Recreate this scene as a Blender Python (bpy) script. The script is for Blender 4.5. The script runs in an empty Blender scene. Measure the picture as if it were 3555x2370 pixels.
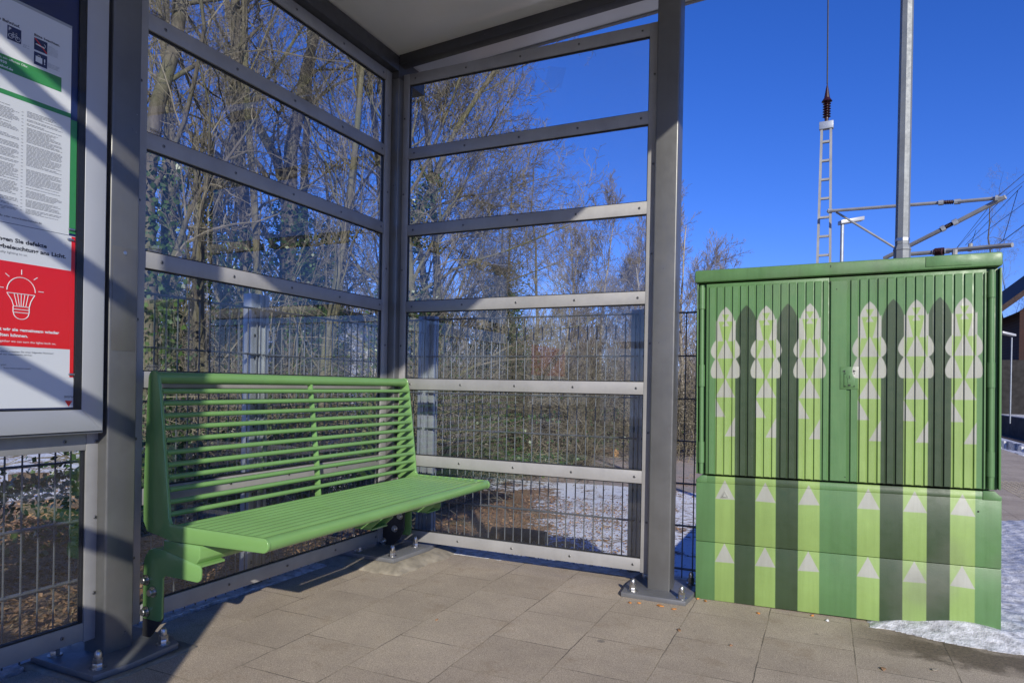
import bpy, bmesh, math, random
import numpy as np
from mathutils import Vector, Matrix, Euler
R_ = math.radians
PI = math.pi
random.seed(7)
rng = np.random.default_rng(7)
scene = bpy.context.scene
COL = scene.collection

# ------------------------------------------------------------------ materials
def srgb(r, g, b):
    f = lambda c: (c/255/12.92) if c/255 <= 0.04045 else ((c/255+0.055)/1.055)**2.4
    return (f(r), f(g), f(b), 1)

class NT:
    def __init__(s, name):
        s.m = bpy.data.materials.new(name); s.m.use_nodes = True
        s.t = s.m.node_tree; s.n = s.t.nodes; s.b = s.n['Principled BSDF']; s.out = s.n['Material Output']
    def new(s, ty, **kw):
        n = s.n.new(ty)
        for k, v in kw.items():
            if k.startswith('i_'):
                n.inputs[k[2:].replace('_', ' ')].default_value = v
            else: setattr(n, k, v)
        return n
    def link(s, a, b): s.t.links.new(a, b)
    def noise(s, vec, scale, detail=4, rough=.55):
        n = s.new('ShaderNodeTexNoise'); n.inputs['Scale'].default_value = scale
        n.inputs['Detail'].default_value = detail; n.inputs['Roughness'].default_value = rough
        s.link(vec, n.inputs['Vector']); return n.outputs['Fac']
    def ramp(s, fac, stops):
        n = s.new('ShaderNodeValToRGB'); e = n.color_ramp.elements
        while len(e) < len(stops): e.new(.5)
        for k, (p, c) in enumerate(stops):
            e[k].position = p; e[k].color = c if len(c) == 4 else (*c, 1)
        s.link(fac, n.inputs['Fac']); return n.outputs['Color']
    def mix(s, fac, a, b, blend='MIX'):
        n = s.new('ShaderNodeMix', data_type='RGBA', blend_type=blend)
        for i, v in ((0, fac), (6, a), (7, b)):
            if isinstance(v, (int, float)): n.inputs[i].default_value = v
            elif isinstance(v, (tuple, list)): n.inputs[i].default_value = v if len(v) == 4 else (*v, 1)
            else: s.link(v, n.inputs[i])
        return n.outputs[2]
    def math(s, op, a, b=None, c=None):
        n = s.new('ShaderNodeMath', operation=op)
        for i, v in enumerate((a, b, c)):
            if v is None: continue
            if isinstance(v, (int, float)): n.inputs[i].default_value = v
            else: s.link(v, n.inputs[i])
        return n.outputs[0]
    def bump(s, h, strength=.2, dist=.01):
        n = s.new('ShaderNodeBump'); n.inputs['Strength'].default_value = strength
        n.inputs['Distance'].default_value = dist; s.link(h, n.inputs['Height'])
        s.link(n.outputs['Normal'], s.b.inputs['Normal']); return n
    def co(s, kind='Object'):
        return s.new('ShaderNodeTexCoord').outputs[kind]
    def set(s, **kw):
        for k, v in kw.items():
            s.b.inputs[k.replace('_', ' ')].default_value = v
        return s.m

def c4(c): return c if len(c) == 4 else (*c, 1)

def mat_simple(name, col, rough=.5, metal=0., var=.12, scale=18, bump=0., bscale=120, coat=0.):
    m = NT(name); co = m.co(); col = c4(col)
    n = m.noise(co, scale, 5)
    lo = tuple(c*(1-var) for c in col[:3]); hi = tuple(min(1, c*(1+var)) for c in col[:3])
    m.link(m.ramp(n, [(.3, lo), (.7, hi)]), m.b.inputs['Base Color'])
    rr = m.ramp(m.noise(co, scale*2.3, 4), [(.3, (rough*.82,)*3), (.75, (min(1, rough*1.18),)*3)])
    m.link(rr, m.b.inputs['Roughness'])
    if bump: m.bump(m.noise(co, bscale, 3), bump, .004)
    m.set(Metallic=metal, Coat_Weight=coat)
    return m.m

def mat_metal(name, col, rough, metal, spec=.5, smear=.5):
    """anodised / brushed sheet with faint vertical streaks, dust and spots"""
    m = NT(name); co = m.co(); col = c4(col)
    mp = m.new('ShaderNodeMapping'); mp.inputs['Scale'].default_value = (60, 60, 2.2); m.link(co, mp.inputs['Vector'])
    streak = m.noise(mp.outputs[0], 1.0, 4)
    big = m.noise(co, 5, 6, .6)
    f = m.math('ADD', m.math('MULTIPLY', streak, .12), m.math('MULTIPLY', big, .88))
    c = m.ramp(f, [(.32, tuple(x*.84 for x in col[:3])), (.68, tuple(x*1.12 for x in col[:3]))])
    v = m.new('ShaderNodeTexVoronoi'); v.inputs['Scale'].default_value = 34; m.link(co, v.inputs['Vector'])
    spot = m.ramp(v.outputs['Distance'], [(.045, (1,)*3), (.075, (0,)*3)])
    gate = m.ramp(m.noise(co, 9, 2), [(.60, (0,)*3), (.66, (1,)*3)])
    sg = m.math('MULTIPLY', m.math('MULTIPLY', spot, gate), smear)
    c = m.mix(sg, c, (.55, .55, .52))
    m.link(c, m.b.inputs['Base Color'])
    r = m.ramp(m.noise(co, 22, 6, .7), [(.3, (rough*.75,)*3), (.72, (min(1, rough*1.3),)*3)])
    m.link(r, m.b.inputs['Roughness'])
    m.bump(m.noise(co, 900, 2), .02, .001)
    m.set(Metallic=metal)
    return m.m

M = {}
M['alu'] = mat_metal('anodised_aluminium', (.34, .335, .33), .46, .12)
M['post'] = mat_metal('grey_post_coating', (.155, .155, .15), .36, .4)
M['zinc'] = mat_metal('galvanised_steel', (.36, .39, .42), .45, .45)
M['plate'] = mat_metal('galvanised_plate', (.20, .205, .215), .45, .4)
M['beam'] = mat_metal('beam_coating', (.065, .065, .07), .45, .2)
M['steel'] = mat_simple('stainless_steel', (.50, .49, .47), .33, 1., .1)
M['rubber'] = mat_simple('black_rubber', (.012, .012, .013), .6)
M['black'] = mat_simple('black_plate', (.03, .03, .032), .45, 0, .3, 12)
M['wire'] = mat_simple('galvanised_wire', (.14, .15, .165), .45, .4, .18, 30)
M['green'] = mat_simple('green_powder_coat', (.172, .335, .105), .13, 0, .07, 5)
M['ceiling'] = mat_simple('ceiling_sheet', (.90, .89, .86), .14, 0, .04, 3)
M['ceiling'].node_tree.nodes['Principled BSDF'].inputs['IOR'].default_value = 2.0
M['concrete'] = mat_simple('concrete', (.27, .24, .185), .9, 0, .35, 14, .6, 60)
M['white'] = mat_simple('white_paper', (.74, .74, .76), .55, 0, .02, 5)
M['red'] = mat_simple('red_print', (.80, .012, .010), .4, 0, .03, 5)
M['pgreen'] = mat_simple('green_print', (.045, .27, .075), .4, 0, .05, 5)
M['navy'] = mat_simple('navy_print', (.012, .022, .09), .35, 0, .1, 5)
M['ink'] = mat_simple('ink', (.02, .02, .025), .6)
M['fineink'] = mat_simple('fine_ink', (.16, .16, .18), .6)
M['inkwhite'] = mat_simple('white_print', (.82, .82, .82), .5, 0, .02)
M['trimgrey'] = mat_simple('case_frame_coating', (.40, .41, .425), .38, .15, .04, 4)
M['porcelain'] = mat_simple('brown_insulator', (.03, .006, .008), .4)
M['cable'] = mat_simple('dark_cable', (.02, .02, .02), .6)
M['mast'] = mat_simple('mast_paint', (.30, .30, .285), .6, 0, .15, 3)
M['brick'] = None
M['nut'] = mat_simple('leaf_orange', (.55, .22, .05), .6, 0, .4, 60)

def mat_glass(name, tint=(.965, .975, .975), rough=0.0, dust=.02, refl=.9):
    m = NT(name)
    m.n.remove(m.b)
    tr = m.new('ShaderNodeBsdfTransparent'); tr.inputs[0].default_value = c4(tint)
    gl = m.new('ShaderNodeBsdfGlossy'); gl.inputs['Roughness'].default_value = rough
    gl.inputs['Color'].default_value = (.95, .97, 1, 1)
    fr = m.new('ShaderNodeFresnel'); fr.inputs['IOR'].default_value = 1.55
    mx = m.new('ShaderNodeMixShader'); ge = m.new('ShaderNodeNewGeometry')
    ff = m.math('MULTIPLY', m.math('MULTIPLY', fr.outputs[0], refl), m.math('SUBTRACT', 1.0, ge.outputs['Backfacing']))
    m.link(ff, mx.inputs[0]); m.link(tr.outputs[0], mx.inputs[1]); m.link(gl.outputs[0], mx.inputs[2])
    df = m.new('ShaderNodeBsdfDiffuse'); df.inputs[0].default_value = (.6, .6, .6, 1)
    m2 = m.new('ShaderNodeMixShader')
    co = m.co()
    f = m.ramp(m.noise(co, 3.5, 6, .7), [(.45, (dust*.3,)*3), (.8, (dust*2.2,)*3)])
    m.link(f, m2.inputs[0]); m.link(mx.outputs[0], m2.inputs[1]); m.link(df.outputs[0], m2.inputs[2])
    m.link(m2.outputs[0], m.out.inputs['Surface'])
    return m.m
M['glass'] = mat_glass('polycarbonate_pane', dust=.006, refl=1.7)
M['caseglass'] = mat_glass('case_glass', dust=.002, refl=.28)

# ------------------------------------------------------------------ mesh builder
class MB:
    def __init__(s): s.v = []; s.f = []; s.n = 0; s.mi = []
    def add(s, V, F, mi=0):
        V = np.asarray(V, float).reshape(-1, 3)
        s.v.append(V); s.f += [tuple(i+s.n for i in f) for f in F]; s.mi += [mi]*len(F); s.n += len(V); return s
    def box(s, x0, x1, y0, y1, z0, z1, mi=0):
        V = [(x, y, z) for z in (z0, z1) for y in (y0, y1) for x in (x0, x1)]
        return s.add(V, [(0, 2, 3, 1), (4, 5, 7, 6), (0, 1, 5, 4), (2, 6, 7, 3), (0, 4, 6, 2), (1, 3, 7, 5)], mi)
    def prism(s, pts, axis, a, b, mi=0):
        """closed polygon extruded along an axis between a and b"""
        n = len(pts); V = []
        for t in (a, b):
            for (u, w) in pts:
                V.append({'x': (t, u, w), 'y': (u, t, w), 'z': (u, w, t)}[axis])
        F = [tuple(range(n))[::-1], tuple(range(n, 2*n))]
        F += [(i, (i+1) % n, (i+1) % n+n, i+n) for i in range(n)]
        return s.add(V, F, mi)
    def tube(s, P, r, k=8, cap=True, mi=0):
        P = np.asarray(P, float); n = len(P)
        r = np.broadcast_to(np.asarray(r, float), (n,))
        T = np.gradient(P, axis=0); T /= (np.linalg.norm(T, axis=1)[:, None]+1e-12)
        ref = np.array([0, 0, 1.]) if abs(T[0, 2]) < .9 else np.array([1., 0, 0])
        A = np.cross(T, ref); A /= (np.linalg.norm(A, axis=1)[:, None]+1e-12); Bv = np.cross(T, A)
        a = np.arange(k)*2*PI/k
        V = P[:, None, :] + r[:, None, None]*(np.cos(a)[None, :, None]*A[:, None, :]+np.sin(a)[None, :, None]*Bv[:, None, :])
        F = []
        for i in range(n-1):
            for j in range(k):
                j2 = (j+1) % k; F.append((i*k+j, i*k+j2, (i+1)*k+j2, (i+1)*k+j))
        if cap: F += [tuple(range(k))[::-1], tuple(range((n-1)*k, n*k))]
        return s.add(V.reshape(-1, 3), F, mi)
    def lathe(s, c, prof, k=16, axis='z', mi=0):
        V = []; F = []; n = len(prof)
        for (r, h) in prof:
            for j in range(k):
                a = 2*PI*j/k; u, w = r*math.cos(a), r*math.sin(a)
                p = {'z': (u, w, h), 'y': (u, h, w), 'x': (h, u, w)}[axis]
                V.append((c[0]+p[0], c[1]+p[1], c[2]+p[2]))
        for i in range(n-1):
            for j in range(k):
                F.append((i*k+j, i*k+(j+1) % k, (i+1)*k+(j+1) % k, (i+1)*k+j))
        F += [tuple(range(k))[::-1], tuple(range((n-1)*k, n*k))]
        return s.add(V, F, mi)
    def xf(s, mat):
        out = []
        for V in s.v:
            H = np.c_[V, np.ones(len(V))] @ np.array(mat).T; out.append(H[:, :3])
        s.v = out; return s
    def build(s, name, mats, parent=None, smooth=False, bevel=0, segs=2, angle=40):
        me = bpy.data.meshes.new(name)
        V = np.concatenate(s.v) if s.v else np.zeros((0, 3))
        me.from_pydata(V.tolist(), [], s.f)
        mats = mats if isinstance(mats, (list, tuple)) else [mats]
        for m_ in mats: me.materials.append(m_)
        if len(mats) > 1: me.polygons.foreach_set('material_index', s.mi)
        bm = bmesh.new(); bm.from_mesh(me)
        if len(bm.faces) < 60000: bmesh.ops.recalc_face_normals(bm, faces=bm.faces)
        if bevel:
            es = [e for e in bm.edges if len(e.link_faces) == 2 and e.calc_face_angle(0) > R_(25)]
            bmesh.ops.bevel(bm, geom=es, offset=bevel, segments=segs, profile=.5, affect='EDGES', clamp_overlap=True)
        bm.to_mesh(me); bm.free()
        if smooth or bevel:
            me.polygons.foreach_set('use_smooth', [True]*len(me.polygons))
            try: me.set_sharp_from_angle(angle=R_(angle))
            except Exception: pass
        me.update()
        o = bpy.data.objects.new(name, me); COL.objects.link(o)
        if parent: o.parent = parent
        return o

def tag(o, label=None, cat=None, group=None, kind=None):
    if label: o['label'] = label
    if cat: o['category'] = cat
    if group: o['group'] = group
    if kind: o['kind'] = kind
    return o
def empty(name, loc=(0, 0, 0), label=None, cat=None, group=None, rot=(0, 0, 0)):
    o = bpy.data.objects.new(name, None); COL.objects.link(o); o.location = loc; o.rotation_euler = rot
    o.empty_display_size = .1
    return tag(o, label, cat, group)
def share(name, src, parent, loc=(0, 0, 0), rot=(0, 0, 0)):
    o = bpy.data.objects.new(name, src.data); COL.objects.link(o); o.parent = parent; o.location = loc; o.rotation_euler = rot
    return o

# ------------------------------------------------------------------ camera
CAM = np.array([2.0956367, -2.98720742, .90209787])
Rv = Vector((.90664078, .42151631, .01806948)); Uv = Vector((-.01808063, -.00397078, .99982865)); Fv = Vector((-.42151583, .90681213, -.00402121))
FPX = 2337.3458; PCX, PCY = 1777.5, 1346.345
cd = bpy.data.cameras.new('camera'); cam = bpy.data.objects.new('camera', cd); COL.objects.link(cam)
m3 = Matrix((Rv, Uv, -Fv)).transposed(); m4 = m3.to_4x4(); m4.translation = Vector(CAM); cam.matrix_world = m4
cd.sensor_fit = 'HORIZONTAL'; cd.sensor_width = 36; cd.lens = 36*FPX/3555
cd.shift_y = (PCY-1185)/3555; cd.clip_start = .05; cd.clip_end = 3000
scene.camera = cam
def ray(px, py):
    d = np.array(Fv)+np.array(Rv)*(px-PCX)/FPX-np.array(Uv)*(py-PCY)/FPX
    return d
def at(px, dist, z=None):
    """ground point seen at picture column px, at horizontal distance dist"""
    d = ray(px, PCY); h = d[:2]/np.linalg.norm(d[:2])
    return (CAM[0]+h[0]*dist, CAM[1]+h[1]*dist, 0 if z is None else z)
def zat(px, py, dist):
    d = ray(px, py); t = dist/np.linalg.norm(d[:2]); return CAM[2]+d[2]*t

# ------------------------------------------------------------------ light
SUN = Vector((-.72, 1.0, -.54)).normalized()
sl = bpy.data.lights.new('sun', 'SUN'); sl.energy = 4.8; sl.angle = R_(.55); sl.color = (1, .94, .83)
so = bpy.data.objects.new('sun', sl); COL.objects.link(so); so.rotation_euler = SUN.to_track_quat('-Z', 'Y').to_euler()
w = bpy.data.worlds.new('World'); scene.world = w; w.use_nodes = True
wn = w.node_tree; bg = wn.nodes['Background']; sky = wn.nodes.new('ShaderNodeTexSky'); sky.sky_type = 'NISHITA'
sky.sun_disc = False; sky.sun_elevation = R_(23.7); sky.sun_rotation = math.atan2(.72, -1.0)
sky.altitude = 300; sky.air_density = 1.0; sky.dust_density = .1; sky.ozone_density = 4.0
hs = wn.nodes.new('ShaderNodeHueSaturation'); hs.inputs['Saturation'].default_value = 1.22; hs.inputs['Value'].default_value = 1.0
wn.links.new(sky.outputs[0], hs.inputs['Color']); tn = wn.nodes.new('ShaderNodeMix'); tn.data_type = 'RGBA'; tn.blend_type = 'MULTIPLY'; tn.inputs[0].default_value = 1; tn.inputs[7].default_value = (.70, .72, 1.30, 1)
wn.links.new(hs.outputs[0], tn.inputs[6]); wn.links.new(tn.outputs[2], bg.inputs[0]); bg.inputs[1].default_value = .125
scene.view_settings.view_transform = 'Standard'; scene.view_settings.look = 'None'
scene.view_settings.exposure = 0; scene.view_settings.gamma = 1
scene.cycles.transparent_max_bounces = 24; scene.cycles.max_bounces = 8; scene.cycles.glossy_bounces = 4
scene.cycles.use_denoising = True; scene.cycles.caustics_reflective = False; scene.cycles.caustics_refractive = False
scene.cycles.sample_clamp_indirect = 4

# ================================================================== SHELTER
RZ = [.105, .500, .899, 1.306, 1.709, 2.112, 2.505]; RW = .028
shelter = empty('waiting_shelter', (0, 0, 0), 'grey aluminium and glass platform shelter with white ceiling over the green bench', 'shelter')

scr = MB().lathe((0, 0, 0), [(.0058, 0), (.0058, .0012), (.0044, .0022)], 14, 'y'); 
scr.lathe((0, .0021, 0), [(.0026, 0), (.0026, .0005)], 6, 'y', 1)
# heads point towards -y for the side wall: flip
scr.xf(Matrix.Scale(-1, 4, (0, 1, 0)))
_first_screw = []
def screw(parent, loc, facing):
    if not _first_screw:
        o = scr.build('screw', [mat_simple('dull_screw', (.20, .20, .20), .4, .8), M['rubber']], parent); _first_screw.append(o); o.location = loc
    else: o = share('screw', _first_screw[0], parent, loc)
    o.rotation_euler = (0, 0, 0 if facing == '-y' else (PI/2 if facing == '+x' else PI)); return o

def wall_panel(plane, a0, a1, off, ts, skip=()):
    """glazed side or back panel. plane 'y' runs along x, plane 'x' runs along y. front face at 'off'."""
    wm = .05
    def bx(mb, u0, u1, d0, d1, z0, z1):
        if plane == 'y': mb.box(u0, u1, off+d0, off+d1, z0, z1)
        else: mb.box(off-d1, off-d0, u0, u1, z0, z1)
    zb, zt = RZ[0]-RW, RZ[-1]+RW
    for (u0, u1) in ((a0-wm, a0), (a1, a1+wm)):
        mb = MB(); bx(mb, u0, u1, 0, .03, zb-.004, zt); fr = mb.build('frame_upright', M['alu'], shelter, bevel=.0012)
        for z in (.30, .70, 1.1, 1.5, 1.9, 2.3):
            if plane == 'y': screw(fr, ((u0+u1)/2, off-.0005, z), '-y')
            else: screw(fr, (off+.0005, (u0+u1)/2, z), '+x')
    for i, z in enumerate(RZ):
        if i in skip: continue
        mb = MB(); bx(mb, a0, a1, 0.0015, .028, z-RW, z+RW); r = mb.build('frame_rail', M['alu'], shelter, bevel=.0012)
        for t in ts:
            if plane == 'y': screw(r, (t, off+.001, z), '-y')
            else: screw(r, (off-.001, t, z), '+x')
        if i < 6 and (i+1) not in skip:
            mb = MB(); bx(mb, a0+.001, a1-.001, .013, .0165, z+RW+.001, RZ[i+1]-RW-.001)
            mb.build('glass_pane', M['glass'], shelter)
            g = MB(); e = .0045
            z0, z1 = z+RW, RZ[i+1]-RW
            bx(g, a0, a1, .009, .022, z0, z0+e); bx(g, a0, a1, .009, .022, z1-e, z1)
            bx(g, a0, a0+e, .009, .022, z0+e, z1-e); bx(g, a1-e, a1, .009, .022, z0+e, z1-e)
            g.build('pane_gasket', M['rubber'], shelter)
wall_panel('y', .078, 1.357, 0, [.115+.302*i for i in range(5)])
wall_panel('x', -1.445, -.095, 0, [-1.38+.315*i for i in range(5)])
# left bay: closed by the display case above, one pane below
def left_bay():
    wm = .042; x0 = 0
    mb = MB().box(-.03, 0, -1.635, -1.593, RZ[0]-RW-.004, RZ[-1]+RW); fr = mb.build('frame_upright', M['alu'], shelter, bevel=.0012)
    for z in (.22, .46, .70): screw(fr, (.0005, -1.604, z), '+x')
    for zc, h in ((RZ[0], .028), (.705, .03)):
        r = MB().box(-.028, -.0015, -3.19, -1.6355, zc-h, zc+h).build('frame_rail', M['alu'], shelter, bevel=.0012)
        for y in (-1.70, -2.02, -2.34, -2.66, -2.98): screw(r, (-.001, y, zc), '+x')
    MB().box(-.0165, -.013, -3.19, -1.637, RZ[0]+.029, .674).build('glass_pane', M['glass'], shelter)
    g = MB().box(-.024, -.006, -1.6415, -1.636, RZ[0]+.029, .674).box(-.024, -.006, -3.19, -1.642, RZ[0]+.028, RZ[0]+.033)
    g.build('pane_gasket', M['rubber'], shelter)
left_bay()
# far side wall, opposite the one in view (outside the frame, throws the slanting shadows)
wall_panel('y', .1, 1.40, -3.33, [.2, .5, .8, 1.1, 1.4][:4])

# posts -------------------------------------------------------------
anchor0 = MB()
anchor0.lathe((0, 0, 0), [(.021, 0), (.021, .003)], 20)
anchor0.lathe((0, 0, .003), [(.0145, 0), (.0145, .012), (.0135, .0135), (.0145, .0145), (.0145, .026), (.012, .027)], 6)
anchor0.lathe((0, 0, .029), [(.0105, 0), (.0108, .012), (.009, .019), (.0055, .0245), (.001, .0265)], 16)
_anc = []
def anchor(parent, loc, rz):
    if not _anc: o = anchor0.build('anchor_bolt', M['steel'], parent, smooth=True, angle=35); _anc.append(o); o.location = loc
    else: o = share('anchor_bolt', _anc[0], parent, loc)
    o.rotation_euler = (0, 0, rz); return o
def post(cx, cy, ztop, zplate, bolts=None, pad=None, plate=None):
    h = .05
    pts = []
    for (sx, sy) in ((1, 1), (-1, 1), (-1, -1), (1, -1)):
        for k in range(5):
            a = {(1, 1): 0, (-1, 1): 90, (-1, -1): 180, (1, -1): 270}[(sx, sy)]+k*22.5
            pts.append((cx+sx*(h-.007)+.007*math.cos(R_(a)), cy+sy*(h-.007)+.007*math.sin(R_(a))))
    p = MB().prism(pts, 'z', zplate+.012, ztop).build('post', M['post'], shelter, smooth=True)
    # cut-corner base plate
    a, b, c = .137, .158, .09
    if plate: poly = plate
    else: poly = [(cx-a, cy-b), (cx+a, cy-b), (cx+a, cy-b+.15), (cx+.05, cy+.06), (cx+a, cy+.1), (cx+a, cy+b), (cx-a, cy+b), (cx-a, cy+.1), (cx-.055, cy+.02)][:0] or \
        [(cx-a, cy-b), (cx+a, cy-b), (cx+a+.012, cy-.02), (cx+a+.012, cy+.02), (cx+a, cy+b), (cx-a, cy+b), (cx-a-.012, cy+.02), (cx-a-.012, cy-.02)]
    MB().prism(poly, 'z', zplate-.008, zplate+.012).build('base_plate', M['plate'], p, bevel=.0015)
    for i, (dx, dy) in enumerate(bolts or ((-.095, -.12), (.115, -.125), (.112, .115), (-.098, .118))):
        anchor(p, (cx+dx, cy+dy, zplate+.012), .3+i*.7)
    if pad:
        mb = MB(); n = 40; V = []; F = []
        rr = random.Random(3)
        for lv, (ex, z) in enumerate(((.085, -.01), (.07, .004), (.03, zplate*.6), (.006, zplate-.009))):
            for j in range(n):
                t = j/n*4; q = int(t); u = t-q
                px_ = [p_[0]-cx for p_ in poly]; py_ = [p_[1]-cy for p_ in poly]
                cs = [(min(px_), min(py_)), (max(px_)-.01, min(py_)), (max(px_), max(py_)), (min(px_), max(py_))]
                x = cs[q][0]*(1-u)+cs[(q+1) % 4][0]*u; y = cs[q][1]*(1-u)+cs[(q+1) % 4][1]*u
                l = math.hypot(x, y); e = ex*pad*(1+.25*rr.uniform(-1, 1)*(1 if lv < 3 else 0))
                V.append((cx+x*(1+e/l), cy+y*(1+e/l), z))
        for i in range(3):
            for j in range(n): F.append((i*n+j, i*n+(j+1) % n, (i+1)*n+(j+1) % n, (i+1)*n+j))
        F.append(tuple(range(3*n, 4*n)))
        mb.add(V, F).build('concrete_pad', M['concrete'], p, smooth=True, angle=60)
    return p
p_right = post(1.450, .007, 2.66, .008)
p_cor = post(-.007, .007, 2.50, .045, pad=1.0, bolts=((.198, -.25), (.187, -.03), (-.10, .12), (-.012, -.245)),
             plate=[(-.16, -.29), (.23, -.29), (.25, .0), (.23, .15), (-.16, .15)])
p_left = post(-.007, -1.548, 2.50, .014, pad=.30, bolts=((.125, -.118), (.130, .100), (-.085, -.118), (-.10, .12)),
              plate=[(-.15, -1.705), (.158, -1.708), (.172, -1.60), (.158, -1.418), (.08, -1.385), (-.15, -1.385)])
for o in (p_left, p_cor, p_right): pass
post(-.007, -3.33, 2.50, .008); post(1.505, -3.33, 2.66, .008)
# inspection cover on the left post
cv = MB().box(.0432, .0442, -1.587+.0, -1.497, .990, 1.322)
ic = MB().box(.0431, .0441, -1.588, -1.508, .99, 1.322).build('inspection_cover', M['post'], p_left, bevel=.0006)
MB().lathe((.0442, -1.548, 1.305), [(.006, 0), (.006, .0012), (.003, .0016)], 14, 'x').build('screw', M['steel'], ic)

# roof ---------------------------------------------------------------
def zc(x): return 2.617+.062*x
ROOF = (-.085, 2.42, -3.50, .205)
def slab(x0, x1, y0, y1, dz0, dz1, name, mat, bevel=0):
    V = [(x, y, zc(x)+dz) for dz in (dz0, dz1) for y in (y0, y1) for x in (x0, x1)]
    return MB().add(V, [(0, 2, 3, 1), (4, 5, 7, 6), (0, 1, 5, 4), (2, 6, 7, 3), (0, 4, 6, 2), (1, 3, 7, 5)]).build(name, mat, shelter, bevel=bevel)
slab(ROOF[0], ROOF[1], ROOF[2], ROOF[3], 0, .035, 'ceiling_panel', M['ceiling'])
slab(ROOF[0]-.02, ROOF[1]+.02, ROOF[3]+.001, ROOF[3]+.022, -.006, .11, 'roof_fascia', M['alu'], .001)
slab(ROOF[0]-.02, ROOF[1]+.02, ROOF[2]-.022, ROOF[2]-.001, -.006, .11, 'roof_fascia', M['alu'], .001)
slab(ROOF[1]+.001, ROOF[1]+.022, ROOF[2], ROOF[3], -.006, .11, 'roof_fascia', M['alu'], .001)
slab(ROOF[0]-.022, ROOF[0]-.001, ROOF[2], ROOF[3], -.006, .11, 'roof_fascia', M['alu'], .001)
slab(ROOF[0], ROOF[1], ROOF[2], ROOF[3], .036, .10, 'roof_deck', M['zinc'])
MB().box(-.057, .043, -3.49, -.045, 2.536, 2.612).build('roof_beam', M['beam'], shelter, bevel=.002)
MB().box(-.057, .043, -.0445, .20, 2.502, 2.612).build('roof_beam', M['beam'], shelter, bevel=.002)
for y in (0.0, -1.5, -3.33)[:1]+((-3.33,)):
    x0, x1 = .0445, 2.35
    V = [(x, yy, zc(x)+dz) for dz in (-.052, -.0015) for yy in (y-.045, y+.012) for x in (x0, x1)]
    MB().add(V, [(0, 2, 3, 1), (4, 5, 7, 6), (0, 1, 5, 4), (2, 6, 7, 3), (0, 4, 6, 2), (1, 3, 7, 5)]).build('roof_rafter', M['beam'], shelter, bevel=.0015)

# polycarbonate stickers
def text_mesh(body, size, mat, parent, origin, X, Y, Z, align='LEFT', bold=0.0, name='lettering', shear=0, spacing=1.0):
    cu = bpy.data.curves.new('t', 'FONT'); cu.body = body; cu.size = size; cu.align_x = align
    cu.offset = bold*size; cu.resolution_u = 2; cu.fill_mode = 'FRONT'; cu.space_character = spacing
    o = bpy.data.objects.new('t', cu); COL.objects.link(o)
    dg = bpy.context.evaluated_depsgraph_get(); me = bpy.data.meshes.new_from_object(o.evaluated_get(dg))
    bpy.data.objects.remove(o); bpy.data.curves.remove(cu)
    me.transform(Matrix(((X[0], Y[0], Z[0], origin[0]), (X[1], Y[1], Z[1], origin[1]), (X[2], Y[2], Z[2], origin[2]), (0, 0, 0, 1))))
    me.materials.clear(); me.materials.append(mat); me.name = name
    ob = bpy.data.objects.new(name, me); COL.objects.link(ob); ob.parent = parent
    return ob
stick = mat_glass('clear_sticker', (.8, .8, .83), .3, .12)
for i in (2, 3, 4, 5):
    z = RZ[i]+RW
    s_ = MB().box(-.0120, -.0115, -1.427, -1.375, z+.006, z+.024).build('pane_sticker', stick, shelter)
    text_mesh('Polycarbonat', .0085, M['ink'], s_, (-.0112, -1.424, z+.014), (0, 1, 0), (0, 0, 1), (1, 0, 0), bold=.01)

# faint tinted square standing in for a reflection on the side wall's top pane
ghost = mat_glass('reflection_square', (.955, .965, .97), .4, .01)
def onplane(px, py, y):
    d = ray(px, py); t = (y-CAM[1])/d[1]; p = CAM+d*t; return (p[0], p[2])
MB().prism([onplane(1888, 304, .012), onplane(1948, 307, .012), onplane(1966, 235, .012), onplane(1906, 231, .012)], 'y', .0120, .0124).build('reflection_square', ghost, shelter)

# ================================================================== DISPLAY CASE
case = empty('display_case', (.0, -2.4, 0), 'wall mounted notice case with silver frame hanging on the left side of the shelter', 'display case')
case.location = (0, 0, 0)
CY0, CY1, CZ0, CZ1 = -3.12, -1.624, .739, 2.30; fw = .066
def mitre(name, pts, mat):
    MB().prism(pts, 'x', .012, .06).build(name, mat, case, bevel=.0015)
mitre('case_frame', [(CY1, CZ0), (CY1, CZ1), (CY1-fw, CZ1-fw), (CY1-fw, CZ0+fw)], M['trimgrey'])
mitre('case_frame', [(CY0, CZ0), (CY1, CZ0), (CY1-fw, CZ0+fw), (CY0+fw, CZ0+fw)], M['trimgrey'])
mitre('case_frame', [(CY0, CZ1), (CY0, CZ0), (CY0+fw, CZ0+fw), (CY0+fw, CZ1-fw)], M['trimgrey'])
mitre('case_frame', [(CY1, CZ1), (CY0, CZ1), (CY0+fw, CZ1-fw), (CY1-fw, CZ1-fw)], M['trimgrey'])
MB().box(.002, .050, CY0-.006, CY1+.0075, CZ0-.008, CZ1+.008).build('case_body', M['alu'], case, bevel=.001)
MB().box(.0505, .0515, CY0-.002, CY1+.003, CZ0-.003, CZ1).build('frame_gap', M['rubber'], case)
MB().box(.0520, .0525, CY0+fw-.004, CY1-fw+.004, CZ0+fw-.004, CZ1-fw+.004).build('back_board', M['navy'], case)
# black inner rim
g = MB(); yi, zi = CY1-fw, CZ0+fw
g.box(.0526, .0590, yi-.0215, yi-.0005, zi+.0005, CZ1-fw-.001).box(.0526, .0590, CY0+fw, yi-.022, zi+.0005, zi+.004)
g.build('inner_rim', M['rubber'], case)
MB().box(.0562, .0566, CY0+fw+.003, yi-.0225, zi+.0045, 1.975).build('case_glass', M['caseglass'], case) if False else None
XP = .0528
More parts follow.
